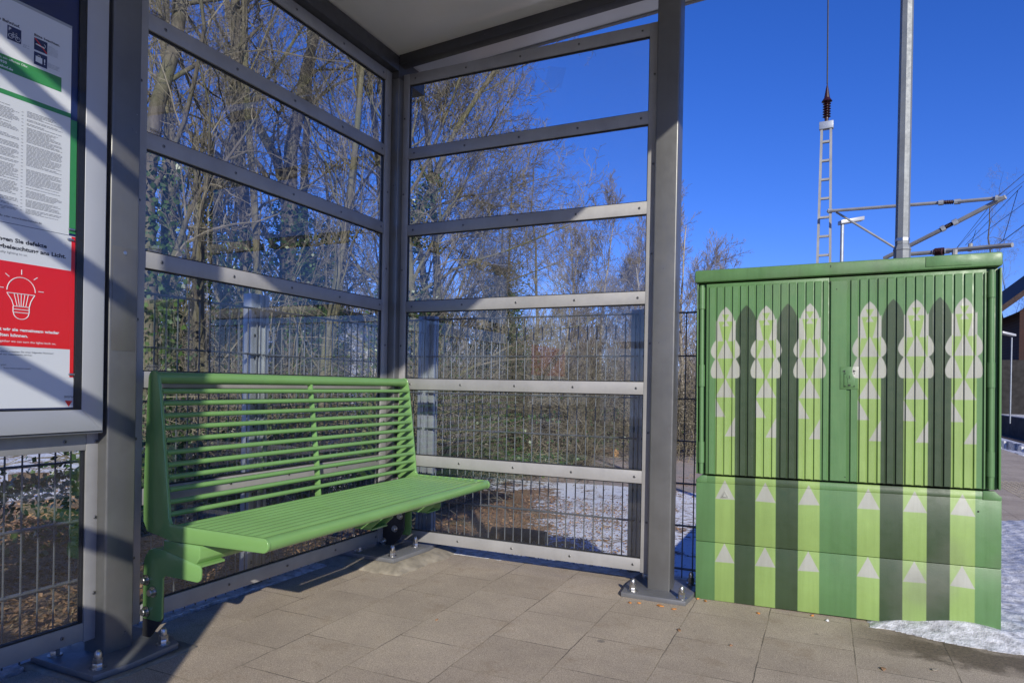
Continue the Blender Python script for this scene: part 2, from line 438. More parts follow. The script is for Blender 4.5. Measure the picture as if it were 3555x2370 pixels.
# (posters are measured on the plane x=.03; slide them along the sight lines onto XP)
def PY(y, z):
    d = np.array([.03, y, z])-CAM; t = (XP-CAM[0])/d[0]; p = CAM+d*t; return (p[1], p[2])
def rect(mb, x, y0, y1, z0, z1, th=.0004, mi=0):
    a = PY(y0, z0); b = PY(y1, z1); mb.box(x, x+th, a[0], b[0], a[1], b[1], mi); return mb
TX, TY, TZ = (0, 1, 0), (0, 0, 1), (1, 0, 0)
def ptext(body, y, z, size, mat, parent, align='LEFT', bold=0.0, x=None, name='lettering'):
    p = PY(y, z); k = 1.2 if bold > .02 else 1.12
    return text_mesh(body, size, mat, parent, ((XP+.0012) if x is None else x, p[0], p[1]), (0, k, 0), TY, TZ, align, bold, name)
# backing white area below poster two
bk = rect(MB(), XP, -2.95, -1.6905, .812, .900).build('backing_sheet', M['white'], case)
tx = ptext('SIGNA', -1.7245, .8405, .0095, M['ink'], case, bold=.008, x=XP+.0008)
t2 = text_mesh('TURE', .0095, M['ink'], case, (XP+.0008, PY(-1.697, .8365)[0], PY(-1.697, .8365)[1]), (0, 0, -1), (0, 1, 0), (1, 0, 0), 'LEFT', .008)
a_, b_, c_ = PY(-1.7225, .8325), PY(-1.700, .8310), PY(-1.711, .8140)
MB().prism([a_, c_, b_], 'x', XP+.0005, XP+.0008).build('emblem', M['red'], case)
# poster one
po1 = rect(MB(), XP+.0005, -2.45, -1.718, 1.328, 1.95).build('notice_poster', M['white'])
tag(po1, 'white notice poster with two columns of fine print and a green band', 'poster')
rect(MB(), XP+.0005, -1.7175, -1.6985, 1.334, 1.674).build('green_margin', M['pgreen'], po1)
rect(MB(), XP+.0011, -2.40, -1.7465, 1.744, 1.786).build('green_band', M['pgreen'], po1)
rect(MB(), XP+.0011, -2.45, -1.718, 1.678, 1.691).build('green_stripe', M['pgreen'], po1)
rect(MB(), XP+.0011, -2.45, -1.718, 1.9440, 1.952).build('poster_rail', M['trimgrey'], po1)
ptext('Willkommen an diesem Bahnhof.', -1.861, 1.8765, .0105, M['ink'], po1, 'RIGHT', .03)
ptext('Bitte beachten.', -1.8240, 1.8745, .0098, M['ink'], po1, 'LEFT', .03)
for (y0, y1, z0, z1, kind) in ((-1.893, -1.8575, 1.833, 1.8715, 'bike'), (-1.8235, -1.7875, 1.836, 1.870, 'smoke'), (-1.8235, -1.7875, 1.7945, 1.8305, 'bag')):
    ic_ = rect(MB(), XP+.0011, y0, y1, z0, z1).build('pictogram', M['navy'], po1)
    a = PY(y0, z0); b = PY(y1, z1); W_, H_ = b[0]-a[0], b[1]-a[1]; X_ = XP+.0016
    def L(pts, r=.0006, mat=M['inkwhite'], closed=False):
        P = [(X_, a[0]+u*W_, a[1]+v*H_) for u, v in pts]
        if closed: P.append(P[0])
        return MB().tube(P, r, 5).build('pictogram_line', mat, ic_)
    circ = lambda cx, cy, r, n=14: [(cx+r*math.cos(2*PI*k/n), cy+r*math.sin(2*PI*k/n)*W_/H_) for k in range(n+1)]
    if kind == 'bike':
        text_mesh('P', .013, M['inkwhite'], ic_, (X_, a[0]+.08*W_, a[1]+.66*H_), TX, TY, TZ, bold=.01)
        L(circ(.25, .3, .17)); L(circ(.76, .24, .17)); L([(.25, .3), (.4, .52), (.66, .5), (.76, .24)]); L([(.4, .52), (.5, .3), (.66, .5)]); L([(.25, .3), (.5, .3)]); L([(.36, .6), (.46, .6)]); L([(.6, .62), (.7, .6)])
    elif kind == 'smoke':
        L([(.12, .5), (.78, .42)], .0018); L([(.84, .5), (.84, .66), (.74, .74)]); L([(.05, .95), (.95, .05)], .0014, M['red'])
    else:
        mb = MB(); mb.prism([(a[0]+.12*W_, a[1]+.25*H_), (a[0]+.62*W_, a[1]+.2*H_), (a[0]+.62*W_, a[1]+.66*H_), (a[0]+.12*W_, a[1]+.7*H_)], 'x', X_, X_+.0003).build('pictogram_line', M['inkwhite'], ic_)
        L([(.28, .7), (.3, .8), (.46, .78), (.48, .68)]); text_mesh('!', .022, M['inkwhite'], ic_, (X_, a[0]+.72*W_, a[1]+.25*H_), TX, TY, TZ, bold=.02)
ptext('Dieser Bahnhof hat ein offenes Ohr.', -1.838, 1.7745, .0088, M['inkwhite'], po1, 'RIGHT', .01, x=XP+.0016)
ptext('Tel. 9930', -1.893, 1.7625, .009, M['inkwhite'], po1, 'RIGHT', .03, x=XP+.0016)
ptext('www.bahnhof.de', -1.8775, 1.7500, .009, M['inkwhite'], po1, 'RIGHT', .03, x=XP+.0016)
ptext('www.fahrgastrechte.info oder www.busse-bahnen.de', -1.7955, 1.3425, .0078, M['ink'], po1, 'RIGHT', .01)
fp = MB(); rr = random.Random(5)
def lines(y0, y1, z0, z1, step=.0036, th=.0013, para=.12, x=XP+.0012):
    z = z1
    while z > z0:
        if rr.random() < para: z -= step*1.3; continue
        ye = y1-rr.random()**3*(y1-y0)*.6; y = y0
        while y < ye:
            l = rr.uniform(.004, .016); rect(fp, x, y, min(y+l, ye), z, z+th, .0001); y += l+.0016
        z -= step
lines(-1.8395, -1.741, 1.50, 1.652); lines(-1.8395, -1.741, 1.362, 1.488); lines(-1.945, -1.8595, 1.362, 1.652)
lines(-1.786, -1.757, 1.838, 1.862, .0034, .0007, 0); lines(-1.786, -1.752, 1.80, 1.812, .0034, .0007, 0); lines(-1.853, -1.835, 1.828, 1.836, .0034, .0007, 0)
for k in range(30): rect(fp, XP+.0012, -1.8535, -1.8485, 1.37+k*.0095, 1.3712+k*.0095, .0001)
fp.build('fine_print', M['fineink'], po1)
# poster two
po2 = rect(MB(), XP+.0005, -2.45, -1.6985, .9000, 1.3265).build('repair_poster', M['white'])
tag(po2, 'red and white poster with a white light bulb drawing inside the notice case', 'poster')
rect(MB(), XP+.0011, -2.45, -1.7105, .986, 1.2215).build('red_field', M['red'], po2)
rect(MB(), XP+.0011, -1.710, -1.6990, .902, 1.3250).build('red_field', M['red'], po2)
ptext('Bringen Sie defekte', -1.7805, 1.2765, .0158, M['ink'], po2, 'RIGHT', .035)
ptext('Bahnsteigbeleuchtung ans Licht.', -1.7255, 1.2565, .0158, M['ink'], po2, 'RIGHT', .035)
ptext('Please report faulty lighting to us.', -1.8320, 1.2430, .0088, M['fineink'], po2, 'RIGHT', .005)
ptext('Damit wir sie gemeinsam wieder', -1.7425, 1.0290, .0118, M['inkwhite'], po2, 'RIGHT', .035, x=XP+.0018)
ptext('einschalten k\u00f6nnen.', -1.8280, 1.0130, .0118, M['inkwhite'], po2, 'RIGHT', .035, x=XP+.0018)
ptext('So together we can turn the lights back on.', -1.7505, .9970, .0086, M['inkwhite'], po2, 'RIGHT', .005, x=XP+.0018)
ptext('Den Wartungsdienst erreichen Sie unter folgender Nummer/', -1.7570, .9690, .0066, M['ink'], po2, 'RIGHT', .005)
ptext('Call our maintenance service:', -1.8160, .9610, .0066, M['ink'], po2, 'RIGHT', .005)
ptext('Thank you!', -1.8830, .9320, .0066, M['ink'], po2, 'RIGHT', .005)
ptext('Your train station team', -1.8190, .9225, .0066, M['ink'], po2, 'RIGHT', .005)
blb = MB(); X_ = XP+.0018
def BL(pts, r=.0012):
    P = [(X_, *PY(y, z)) for y, z in pts]; blb.tube(P, r, 5)
BL([(-1.8475+.037*math.cos(R_(t)), 1.142+.039*math.sin(R_(t))) for t in range(0, 181, 12)])
BL([(-1.8845, 1.1345), (-1.8115, 1.1345)]); BL([(-1.8845, 1.1345), (-1.880, 1.127), (-1.872, 1.115), (-1.867, 1.099)]); BL([(-1.8115, 1.1345), (-1.816, 1.127), (-1.822, 1.115), (-1.826, 1.099)])
for u0, u1 in ((-1.866, -1.858), (-1.857, -1.852), (-1.8475, -1.8475), (-1.838, -1.842), (-1.829, -1.835)): BL([(u0, 1.134), (u1, 1.100)], .0009)
for z in (1.0985, 1.090, 1.0815): BL([(-1.868, z), (-1.826, z)])
BL([(-1.868, 1.0985), (-1.868, 1.0815)]); BL([(-1.826, 1.0985), (-1.826, 1.0815)])
BL([(-1.8470+.020*math.cos(R_(t)), 1.081+.018*math.sin(R_(t))) for t in range(180, 361, 15)])
for p in ([(-1.8475, 1.189), (-1.8475, 1.203)], [(-1.879, 1.179), (-1.889, 1.187)], [(-1.815, 1.179), (-1.805, 1.187)], [(-1.905, 1.147), (-1.893, 1.147)], [(-1.802, 1.147), (-1.788, 1.147)]): BL(p)
blb.build('bulb_drawing', M['inkwhite'], po2)
for (y, z) in ((-1.711, 1.346), (-1.714, 1.315), (-1.7045, .911)):
    a = PY(y, z); MB().box(XP+.001, XP+.006, a[0]-.009, a[0]+.009, a[1]-.003, a[1]+.003).build('poster_clip', M['steel'], case, bevel=.0012)
MB().box(.0592, .0596, CY0+fw+.001, yi-.001, zi+.001, CZ1-fw-.001).build('case_glass', M['caseglass'], case)

# ================================================================== BENCH
BY0, BY1 = -1.475, -.009
bench = empty('platform_bench', (0, 0, 0), 'green tubular metal bench mounted in the corner of the shelter', 'bench')
def arc(cx, cz, r, a0, a1, n=5): return [(cx+r*math.cos(R_(a0+(a1-a0)*i/n)), cz+r*math.sin(R_(a0+(a1-a0)*i/n))) for i in range(n+1)]
side = [(.052, .43), (.050, .52), (.054, .65), (.060, .80), (.066, .905)]+arc(.089, .908, .022, 170, 10, 6)+[(.122, .86), (.134, .77), (.149, .651), (.160, .56), (.168, .50), (.172, .452), (.182, .432)]+[(.25, .431)]+arc(.580, .4085, .0225, 90, -90, 8)+[(.40, .3825), (.18, .378), (.155, .384), (.07, .398)]
for (y0, y1) in ((BY0, BY0+.012), (BY1-.012, BY1)):
    MB().prism(side[::-1], 'y', y0, y1).build('end_plate', M['green'], bench, bevel=.0022, segs=3)
ya, yb = BY0+.0121, BY1-.0121
ymid = -.735
MB().tube([(.089, ya, .906), (.089, yb, .906)], .0205, 20).build('top_tube', M['green'], bench, smooth=True)
sl_x = [.117, .122, .127, .132, .1375, .143, .148, .153, .158, .161, .163]
for i in range(11):
    MB().tube([(sl_x[i]-.002, ya, .862-.0402*i), (sl_x[i]-.002, yb, .862-.0402*i)], .0088, 14).build('back_slat', M['green'], bench, smooth=True)
for i in range(10):
    x = .196+.0372*i
    MB().tube([(x, ya, .4190), (x, yb, .4190)], .0118, 14).build('seat_slat', M['green'], bench, smooth=True)
MB().tube([(.578, ya, .4085), (.578, yb, .4085)], .0222, 24).build('front_tube', M['green'], bench, smooth=True)
mid = [(.082, .89), (.106, .89), (.118, .80), (.134, .68), (.150, .56), (.160, .45), (.165, .405), (.135, .405), (.13, .50), (.118, .62), (.102, .75), (.088, .85)]
MB().prism(mid, 'y', ymid-.004, ymid+.004).build('centre_stay', M['green'], bench, bevel=.001)
MB().box(.16, .55, ymid-.012, ymid+.012, .386, .4015).build('centre_stay', M['green'], bench)
# under-seat box sections
for (y0, y1) in ((BY0, BY0+.30), (BY1-.30, BY1)):
    MB().prism([(.150, .3775), (.317, .3775), (.317, .335), (.300, .317), (.150, .317)], 'y', y0+.001, y1-.001).build('seat_support', M['green'], bench, bevel=.003)
def arm(y0, y1, x0, x1):
    MB().prism([(x0, .3795), (x1, .3815), (x1, .352), (x1-.04, .318), (x0, .325)], 'y', y0, y1).build('seat_arm', M['green'], bench, bevel=.003)
arm(ymid-.05, ymid-.042, .25, .50); arm(ymid+.042, ymid+.05, .25, .50)
MB().box(.25, .47, ymid-.05, ymid+.05, .314, .320).build('seat_arm', M['green'], bench)
arm(BY1-.36, BY1-.352, .25, .50)
MB().box(.25, .47, BY1-.36, BY1-.26, .314, .320).build('seat_arm', M['green'], bench)
# brackets
brk = [(.066, .318), (.082, .338), (.105, .346), (.154, .3445), (.318, .3145)]+[(.3225, .300), (.3225, .283)]+arc(.305, .278, .017, 0, -90, 4)+[(.158, .262), (.149, .252), (.147, .18), (.147, .128)]+arc(.128, .127, .019, 0, -90, 4)+[(.060, .108), (.054, .118), (.058, .30)]
for (y0, y1, s) in ((BY0, BY0+.008, 1), (BY1-.008, BY1, -1)):
    bp = MB().prism(brk[::-1], 'y', y0, y1).build('wall_bracket', M['green'], bench, bevel=.002)
    f0, f1 = (y1, y1+.09) if s > 0 else (y0-.09, y0)
    MB().add([(.105, f0, .346), (.154, f0, .3445), (.318, f0, .3145), (.318, f1, .3145), (.154, f1, .3445), (.105, f1, .346),
              (.105, f0, .340), (.154, f0, .3385), (.318, f0, .3085), (.318, f1, .3085), (.154, f1, .3385), (.105, f1, .340)],
             [(0, 1, 4, 5), (1, 2, 3, 4), (6, 11, 10, 7), (7, 10, 9, 8), (2, 8, 9, 3), (5, 4, 10, 11), (4, 3, 9, 10), (0, 6, 7, 1), (1, 7, 8, 2)]).build('bracket_flange', M['green'], bench)
def hexbolt(parent, x, y, z):
    mb = MB().lathe((x, y, z), [(.0175, 0), (.0175, -.003)], 20, 'y')
    mb.lathe((x, y-.003, z), [(.0115, 0), (.0115, -.012), (.0095, -.014)], 20, 'y')
    mb.lathe((x, y-.0143, z), [(.0055, 0), (.0055, -.0006)], 6, 'y', 1)
    mb.build('bolt', [M['steel'], M['rubber']], parent, smooth=True, angle=35)
bpl = MB().prism([(.044, .289), (.100, .292), (.135, .25), (.135, .11), (.075, .045), (.044, .045)], 'y', BY0+.009, BY0+.018).build('mounting_plate', M['black'], bench)
for x, z in ((.072, .238), (.106, .203), (.073, .134)): hexbolt(bpl, x, BY0-.0005, z)
bpr = MB().prism([(-.02, .36), (.128, .36), (.128, .145), (.097, .09), (.05, .045), (-.02, .045)], 'y', -.058, -.045).build('mounting_plate', M['black'], bench)
for x, z in ((.007, .166), (.076, .145), (.107, .213), (.006, .074)): hexbolt(bpr, x, -.059, z)

# ================================================================== PAINTED CABINET
TILT = .0128
cab = empty('utility_cabinet', (1.605, -.016, 0), 'large green street cabinet painted with white asparagus spears', 'utility cabinet', rot=(0, -TILT, R_(1.2)))
CW = 1.092
def painting():
    S = 1000; Wp, Hp = 1140, 1450; ox = .02     # one pixel = 1 mm
    SS = 2; w_, h_ = Wp*SS, Hp*SS
    img = np.zeros((h_, w_, 3), np.float32); img[:] = (.100, .212, .078)
    yy, xx = np.mgrid[0:h_, 0:w_]; X = xx/(S*SS)-ox; Z = yy/(S*SS)
    def bb(pts):
        a = np.array(pts); x0, z0 = a.min(0); x1, z1 = a.max(0)
        return (max(0, int((z0)*S*SS)-2), min(h_, int((z1)*S*SS)+3), max(0, int((x0+ox)*S*SS)-2), min(w_, int((x1+ox)*S*SS)+3))
    def poly(pts, c):
        r0, r1, q0, q1 = bb(pts); x = X[r0:r1, q0:q1]; z = Z[r0:r1, q0:q1]; ins = np.zeros(x.shape, bool)
        n = len(pts)
        for i in range(n):
            (xa, za), (xb, zb) = pts[i], pts[(i+1) % n]
            if za == zb: continue
            cnd = ((za > z) != (zb > z)) & (x < (xb-xa)*(z-za)/(zb-za)+xa); ins ^= cnd
        img[r0:r1, q0:q1][ins] = c
    lime = (.262, .390, .115); white = (.385, .395, .34); dark = (.042, .070, .032)
    def curve(p0, p1, p2, n=10): return [tuple((1-t)**2*np.array(p0)+2*t*(1-t)*np.array(p1)+t*t*np.array(p2)) for t in np.linspace(0, 1, n)]
    # dark spears behind
    for c, w in ((.203, .044), (.363, .042), (.740, .041), (.893, .042)):
        poly([(c-w, 0), (c+w, 0), (c+w, 1.165)]+curve((c+w, 1.165), (c+w*.75, 1.225), (c, 1.252))+curve((c, 1.252), (c-w*.75, 1.225), (c-w, 1.165)), dark)
    for k, c in enumerate((.1195, .2805, .4450, .6590, .8165, .9710)):
        h = .0395
        j = random.Random(k); q = lambda s=.002: j.uniform(-s, s)
        poly([(c-h, 0), (c+h, 0), (c+h, 1.185), (c-h, 1.185)], lime)
        # tip
        poly([(c-.036, 1.180), (c+.036, 1.180)]+curve((c+.036, 1.180), (c+.030, 1.222), (c, 1.247+q()))+curve((c, 1.247), (c-.030, 1.222), (c-.036, 1.180)), white)
        for s in (-1, 1):
            poly([(c+s*.040, 1.192), (c+s*.0405, 1.103), (c+s*.010, 1.103), (c+s*.020, 1.145), (c+s*.026, 1.176)], white)
            # lobes
            poly([(c+s*.030, 1.108)]+curve((c+s*.040, 1.108), (c+s*.057, 1.085), (c+s*.0605, 1.062))+curve((c+s*.0605, 1.062), (c+s*.060, 1.040), (c+s*.041, 1.028))+[(c+s*.037, 1.028)], white)
            poly([(c+s*.034, 1.033)]+curve((c+s*.040, 1.030), (c+s*.056, 1.005), (c+s*.0605, .978))+curve((c+s*.0605, .978), (c+s*.060, .950), (c+s*.047, .947))+[(c+s*.004, .946)], white)
            poly([(c+s*.038, 1.108), (c+s*.038, 1.028), (c+s*.034, 1.03), (c+s*.034, 1.108)], lime)
        poly([(c, 1.112), (c+.034, 1.030), (c-.034, 1.030)], white)
        poly([(c-.034, 1.0290), (c+.034, 1.0290), (c, .946)], lime)
        poly([(c-.015, 1.216), (c+.015, 1.216), (c, 1.185)], lime)
        poly([(c-.030, 1.186), (c+.030, 1.186), (c+.022, 1.174), (c-.022, 1.174)], lime)
        poly([(c-.014, 1.166), (c+.014, 1.166), (c, 1.190)], white)
        poly([(c-.017, 1.164), (c+.017, 1.164), (c, 1.104)], lime)
        poly([(c, .944+q()), (c+.0395, .866), (c-.0395, .866)], white)
        poly([(c-.040, .862), (c-.040, .783), (c+.001, .783)], white)
        poly([(c+.040, .784), (c+.040, .702), (c-.001, .702)], white)
        for zb, s in ((.434, 1), (.166, 1)):
            b = q(); poly([(c-.0395, zb+b), (c+.040, zb-b), (c-.001, zb+.081)], white)
    img = img.reshape(Hp, SS, Wp, SS, 3).mean((1, 3))
    # soft sprayed edge: small blur
    for _ in range(2):
        p = np.pad(img, ((1, 1), (1, 1), (0, 0)), 'edge')
        img = (p[1:-1, 1:-1]*2+p[:-2, 1:-1]+p[2:, 1:-1]+p[1:-1, :-2]+p[1:-1, 2:])/6
    im = bpy.data.images.new('spray_painting', Wp, Hp, float_buffer=True, is_data=True)
    buf = np.ones((Hp, Wp, 4), np.float32); buf[..., :3] = img
    im.pixels.foreach_set(buf.ravel()); im.update(); im.pack()
    return im
IMG = painting()
def mat_paint():
    m = NT('sprayed_cabinet_paint'); co = m.co()
    mp = m.new('ShaderNodeSeparateXYZ'); m.link(co, mp.inputs[0])
    u = m.math('DIVIDE', m.math('ADD', mp.outputs[0], .02), 1.140); v = m.math('DIVIDE', mp.outputs[2], 1.450)
    cb = m.new('ShaderNodeCombineXYZ'); m.link(u, cb.inputs[0]); m.link(v, cb.inputs[1])
    t = m.new('ShaderNodeTexImage', image=IMG, extension='EXTEND'); m.link(cb.outputs[0], t.inputs['Vector'])
    var = m.ramp(m.noise(co, 4.5, 6, .62), [(.3, (.90,)*3), (.7, (1.06,)*3)])
    c = m.mix(1.0, t.outputs['Color'], var, 'MULTIPLY')
    mq = m.new('ShaderNodeMapping'); mq.inputs['Scale'].default_value = (26, 26, 1.5); m.link(co, mq.inputs['Vector'])
    c = m.mix(1.0, c, m.ramp(m.noise(mq.outputs[0], 1.0, 6, .7), [(.32, (.86, .86, .84)), (.55, (1.0,)*3), (.75, (1.05,)*3)]), 'MULTIPLY')
    sm = m.ramp(m.noise(co, 1.9, 3), [(.60, (0,)*3), (.72, (.35,)*3)]); c = m.mix(sm, c, (.16, .16, .13))
    # grime towards the foot, broken up by noise: chips and splashes with a shape of their own
    v2 = m.new('ShaderNodeTexVoronoi'); v2.inputs['Scale'].default_value = 45; m.link(co, v2.inputs['Vector'])
    fl = m.ramp(v2.outputs['Distance'], [(.035, (1,)*3), (.06, (0,)*3)])
    gate = m.ramp(m.noise(co, 12, 2), [(.62, (0,)*3), (.68, (1,)*3)])
    c = m.mix(m.math('MULTIPLY', m.math('MULTIPLY', fl, gate), .7), c, (.45, .42, .36))
    m.link(c, m.b.inputs['Base Color'])
    m.link(m.ramp(m.noise(co, 30, 4), [(.3, (.36,)*3), (.7, (.56,)*3)]), m.b.inputs['Roughness'])
    b1 = m.noise(co, 260, 4); b2 = m.noise(co, 3, 2)
    m.bump(m.math('ADD', m.math('MULTIPLY', b1, .35), m.math('MULTIPLY', b2, 1.4)), .22, .004)
    return m.m
M['paint'] = mat_paint()
CD = .262   # depth
def cb(name, x0, x1, y0, y1, z0, z1, par=cab, bevel=.002): return MB().box(x0, x1, y0, y1, z0, z1).build(name, M['paint'], par, bevel=bevel)
base = cb('plinth', .0, CW, 0, CD, 0, .2465)
cb('lower_panel', .0, CW, 0, CD, .2485, .500)
MB().prism([(0, .5005), (CW, .5005), (CW, .512), (CW-.03, .529), (.03, .529), (0, .512)], 'y', 0, CD).build('lower_panel', M['paint'], cab, bevel=.001)
for x0, x1 in ((.002, .045), (CW-.058, CW-.002)):
    MB().prism([(x0, .500), (x1, .500), (x1, .531), (x0+.02 if x0 < .5 else x0, .531), (x0, .514 if x0 < .5 else .531)] if x0 < .5 else [(x0, .498), (x1, .498), (x1, .512), (x1-.02, .531), (x0, .531)], 'y', -.0025, .01).build('corner_cap', M['paint'], cab, bevel=.0008)
cb('cabinet_body', .006, CW-.012, .012, CD-.01, .5345, 1.352)
cb('roof_cap', -.008, CW-.004, -.022, CD+.01, 1.3555, 1.408, bevel=.009)
MB().box(.845, .993, -.0245, -.0222, 1.366, 1.403).build('roof_label_plate', M['paint'], cab, bevel=.0008)
DZ0, DZ1 = .5375, 1.3485
def door(x0, x1, flat0, flat1, name='door'):
    d = cb(name, x0, x1, -.006, .0115, DZ0, DZ1, bevel=.0015)
    mb = MB(); p = .03155; x = x0+.009
    zt = DZ1-.012; zb = DZ0+.003
    grooves = []
    while x < x1-.008:
        a, b = x+.003, min(x+p-.003, x1-.004)
        if not (a < flat1 and b > flat0):
            mb.add([(a, -.006, zb), (b, -.006, zb), (b, -.006, zt), (a, -.006, zt), (a+.0022, -.0125, zb), (b-.0022, -.0125, zb), (b-.0022, -.0125, zt-.004), (a+.0022, -.0125, zt-.004)],
                   [(4, 5, 6, 7), (0, 4, 7, 3), (1, 2, 6, 5), (3, 7, 6, 2), (0, 1, 5, 4)])
        x += p
    if flat1 > flat0:
        a, b = flat0, flat1
        mb.add([(a, -.006, zb), (b, -.006, zb), (b, -.006, zt), (a, -.006, zt), (a+.0022, -.0125, zb), (b-.0022, -.0125, zb), (b-.0022, -.0125, zt-.004), (a+.0022, -.0125, zt-.004)],
               [(4, 5, 6, 7), (0, 4, 7, 3), (1, 2, 6, 5), (3, 7, 6, 2), (0, 1, 5, 4)])
    mb.build('door_ribs', M['paint'], d)
    return d
dl = door(.040, .5155, 9, 9); dr = door(.5175, 1.040, .5205, .5805)
# lock
lk = MB().box(.556, .622, -.0150, -.0127, .903, .992).build('door_lock', M['paint'], dr, bevel=.0012)
MB().box(.570, .610, -.0185, -.0152, .911, .970).build('lock_cover', M['paint'], dr, bevel=.003)
kh = MB().lathe((.589, -.0187, .952), [(.0095, 0), (.0095, -.0012), (.007, -.0016)], 20, 'y').box(.5835, .5945, -.0200, -.0187, .927, .948)
kh.build('lock_cover', M['paint'], dr, smooth=True, angle=30)
kk = MB().box(.5878, .5898, -.0206, -.0204, .945, .957).box(.584, .593, -.0206, -.0186, .9165, .9215)
kk.prism([(.5635, .974), (.574, .979), (.574, .969)], 'y', -.0158, -.0152).prism([(.612, .974), (.602, .979), (.602, .969)], 'y', -.0158, -.0152)
for x in (.574, .606):
    for z in (.965, .916): kk.lathe((x, -.0188, z), [(.0022, 0), (.0022, -.001)], 8, 'y')
kk.build('keyhole', M['rubber'], dr)
for x, z in ((.5, 1.394), (.5, 1.388), (.50, 1.33), (.522, 1.300), (.556, .556)):
    y = -.0222 if z > 1.36 else -.0127
    MB().lathe((x+.02, y, z), [(.0022, 0), (.0022, -.0006)], 10, 'y').build('rivet', M['rubber'], cab)
# hinges
for x, s in ((.021, 1), (1.056, -1)):
    MB().tube([(x, -.004, DZ0+.002), (x, -.004, DZ1-.004)], .0098, 14).build('hinge_rod', M['paint'], cab, smooth=True)
    for z0, z1 in ((.585, .675), (.912, 1.004), (1.243, 1.335)):
        MB().tube([(x, -.004, z0), (x, -.004, z1)], .0132, 16).build('hinge', M['paint'], cab, smooth=True)
MB().box(CW-.010, CW-.0035, -.004, .10, DZ0, 1.352).build('body_edge', M['paint'], cab, bevel=.001)
MB().box(.0005, .0055, -.004, .10, DZ0, 1.352).build('body_edge', M['paint'], cab, bevel=.001)
# triangular embossed badge
bd = MB().prism([(.100, .4385), (.138, .4385), (.119, .472)], 'y', -.0022, -.0002).build('embossed_badge', M['paint'], cab, bevel=.0008)
bl_ = MB()
for s in (.80, .55):
    cx, cz_ = .119, .4490; P = [(cx+(x-cx)*s, -.0027, cz_+(z-cz_)*s) for x, z in ((.102, .4400), (.136, .4400), (.119, .470), (.102, .4400))]
    bl_.tube(P, .0005, 4)
bl_.build('badge_lines', M['cable'], bd)
MB().lathe((1.020, -.0003, .453), [(.0035, 0), (.003, -.0014)], 8, 'y').build('paint_chip', M['rubber'], cab)

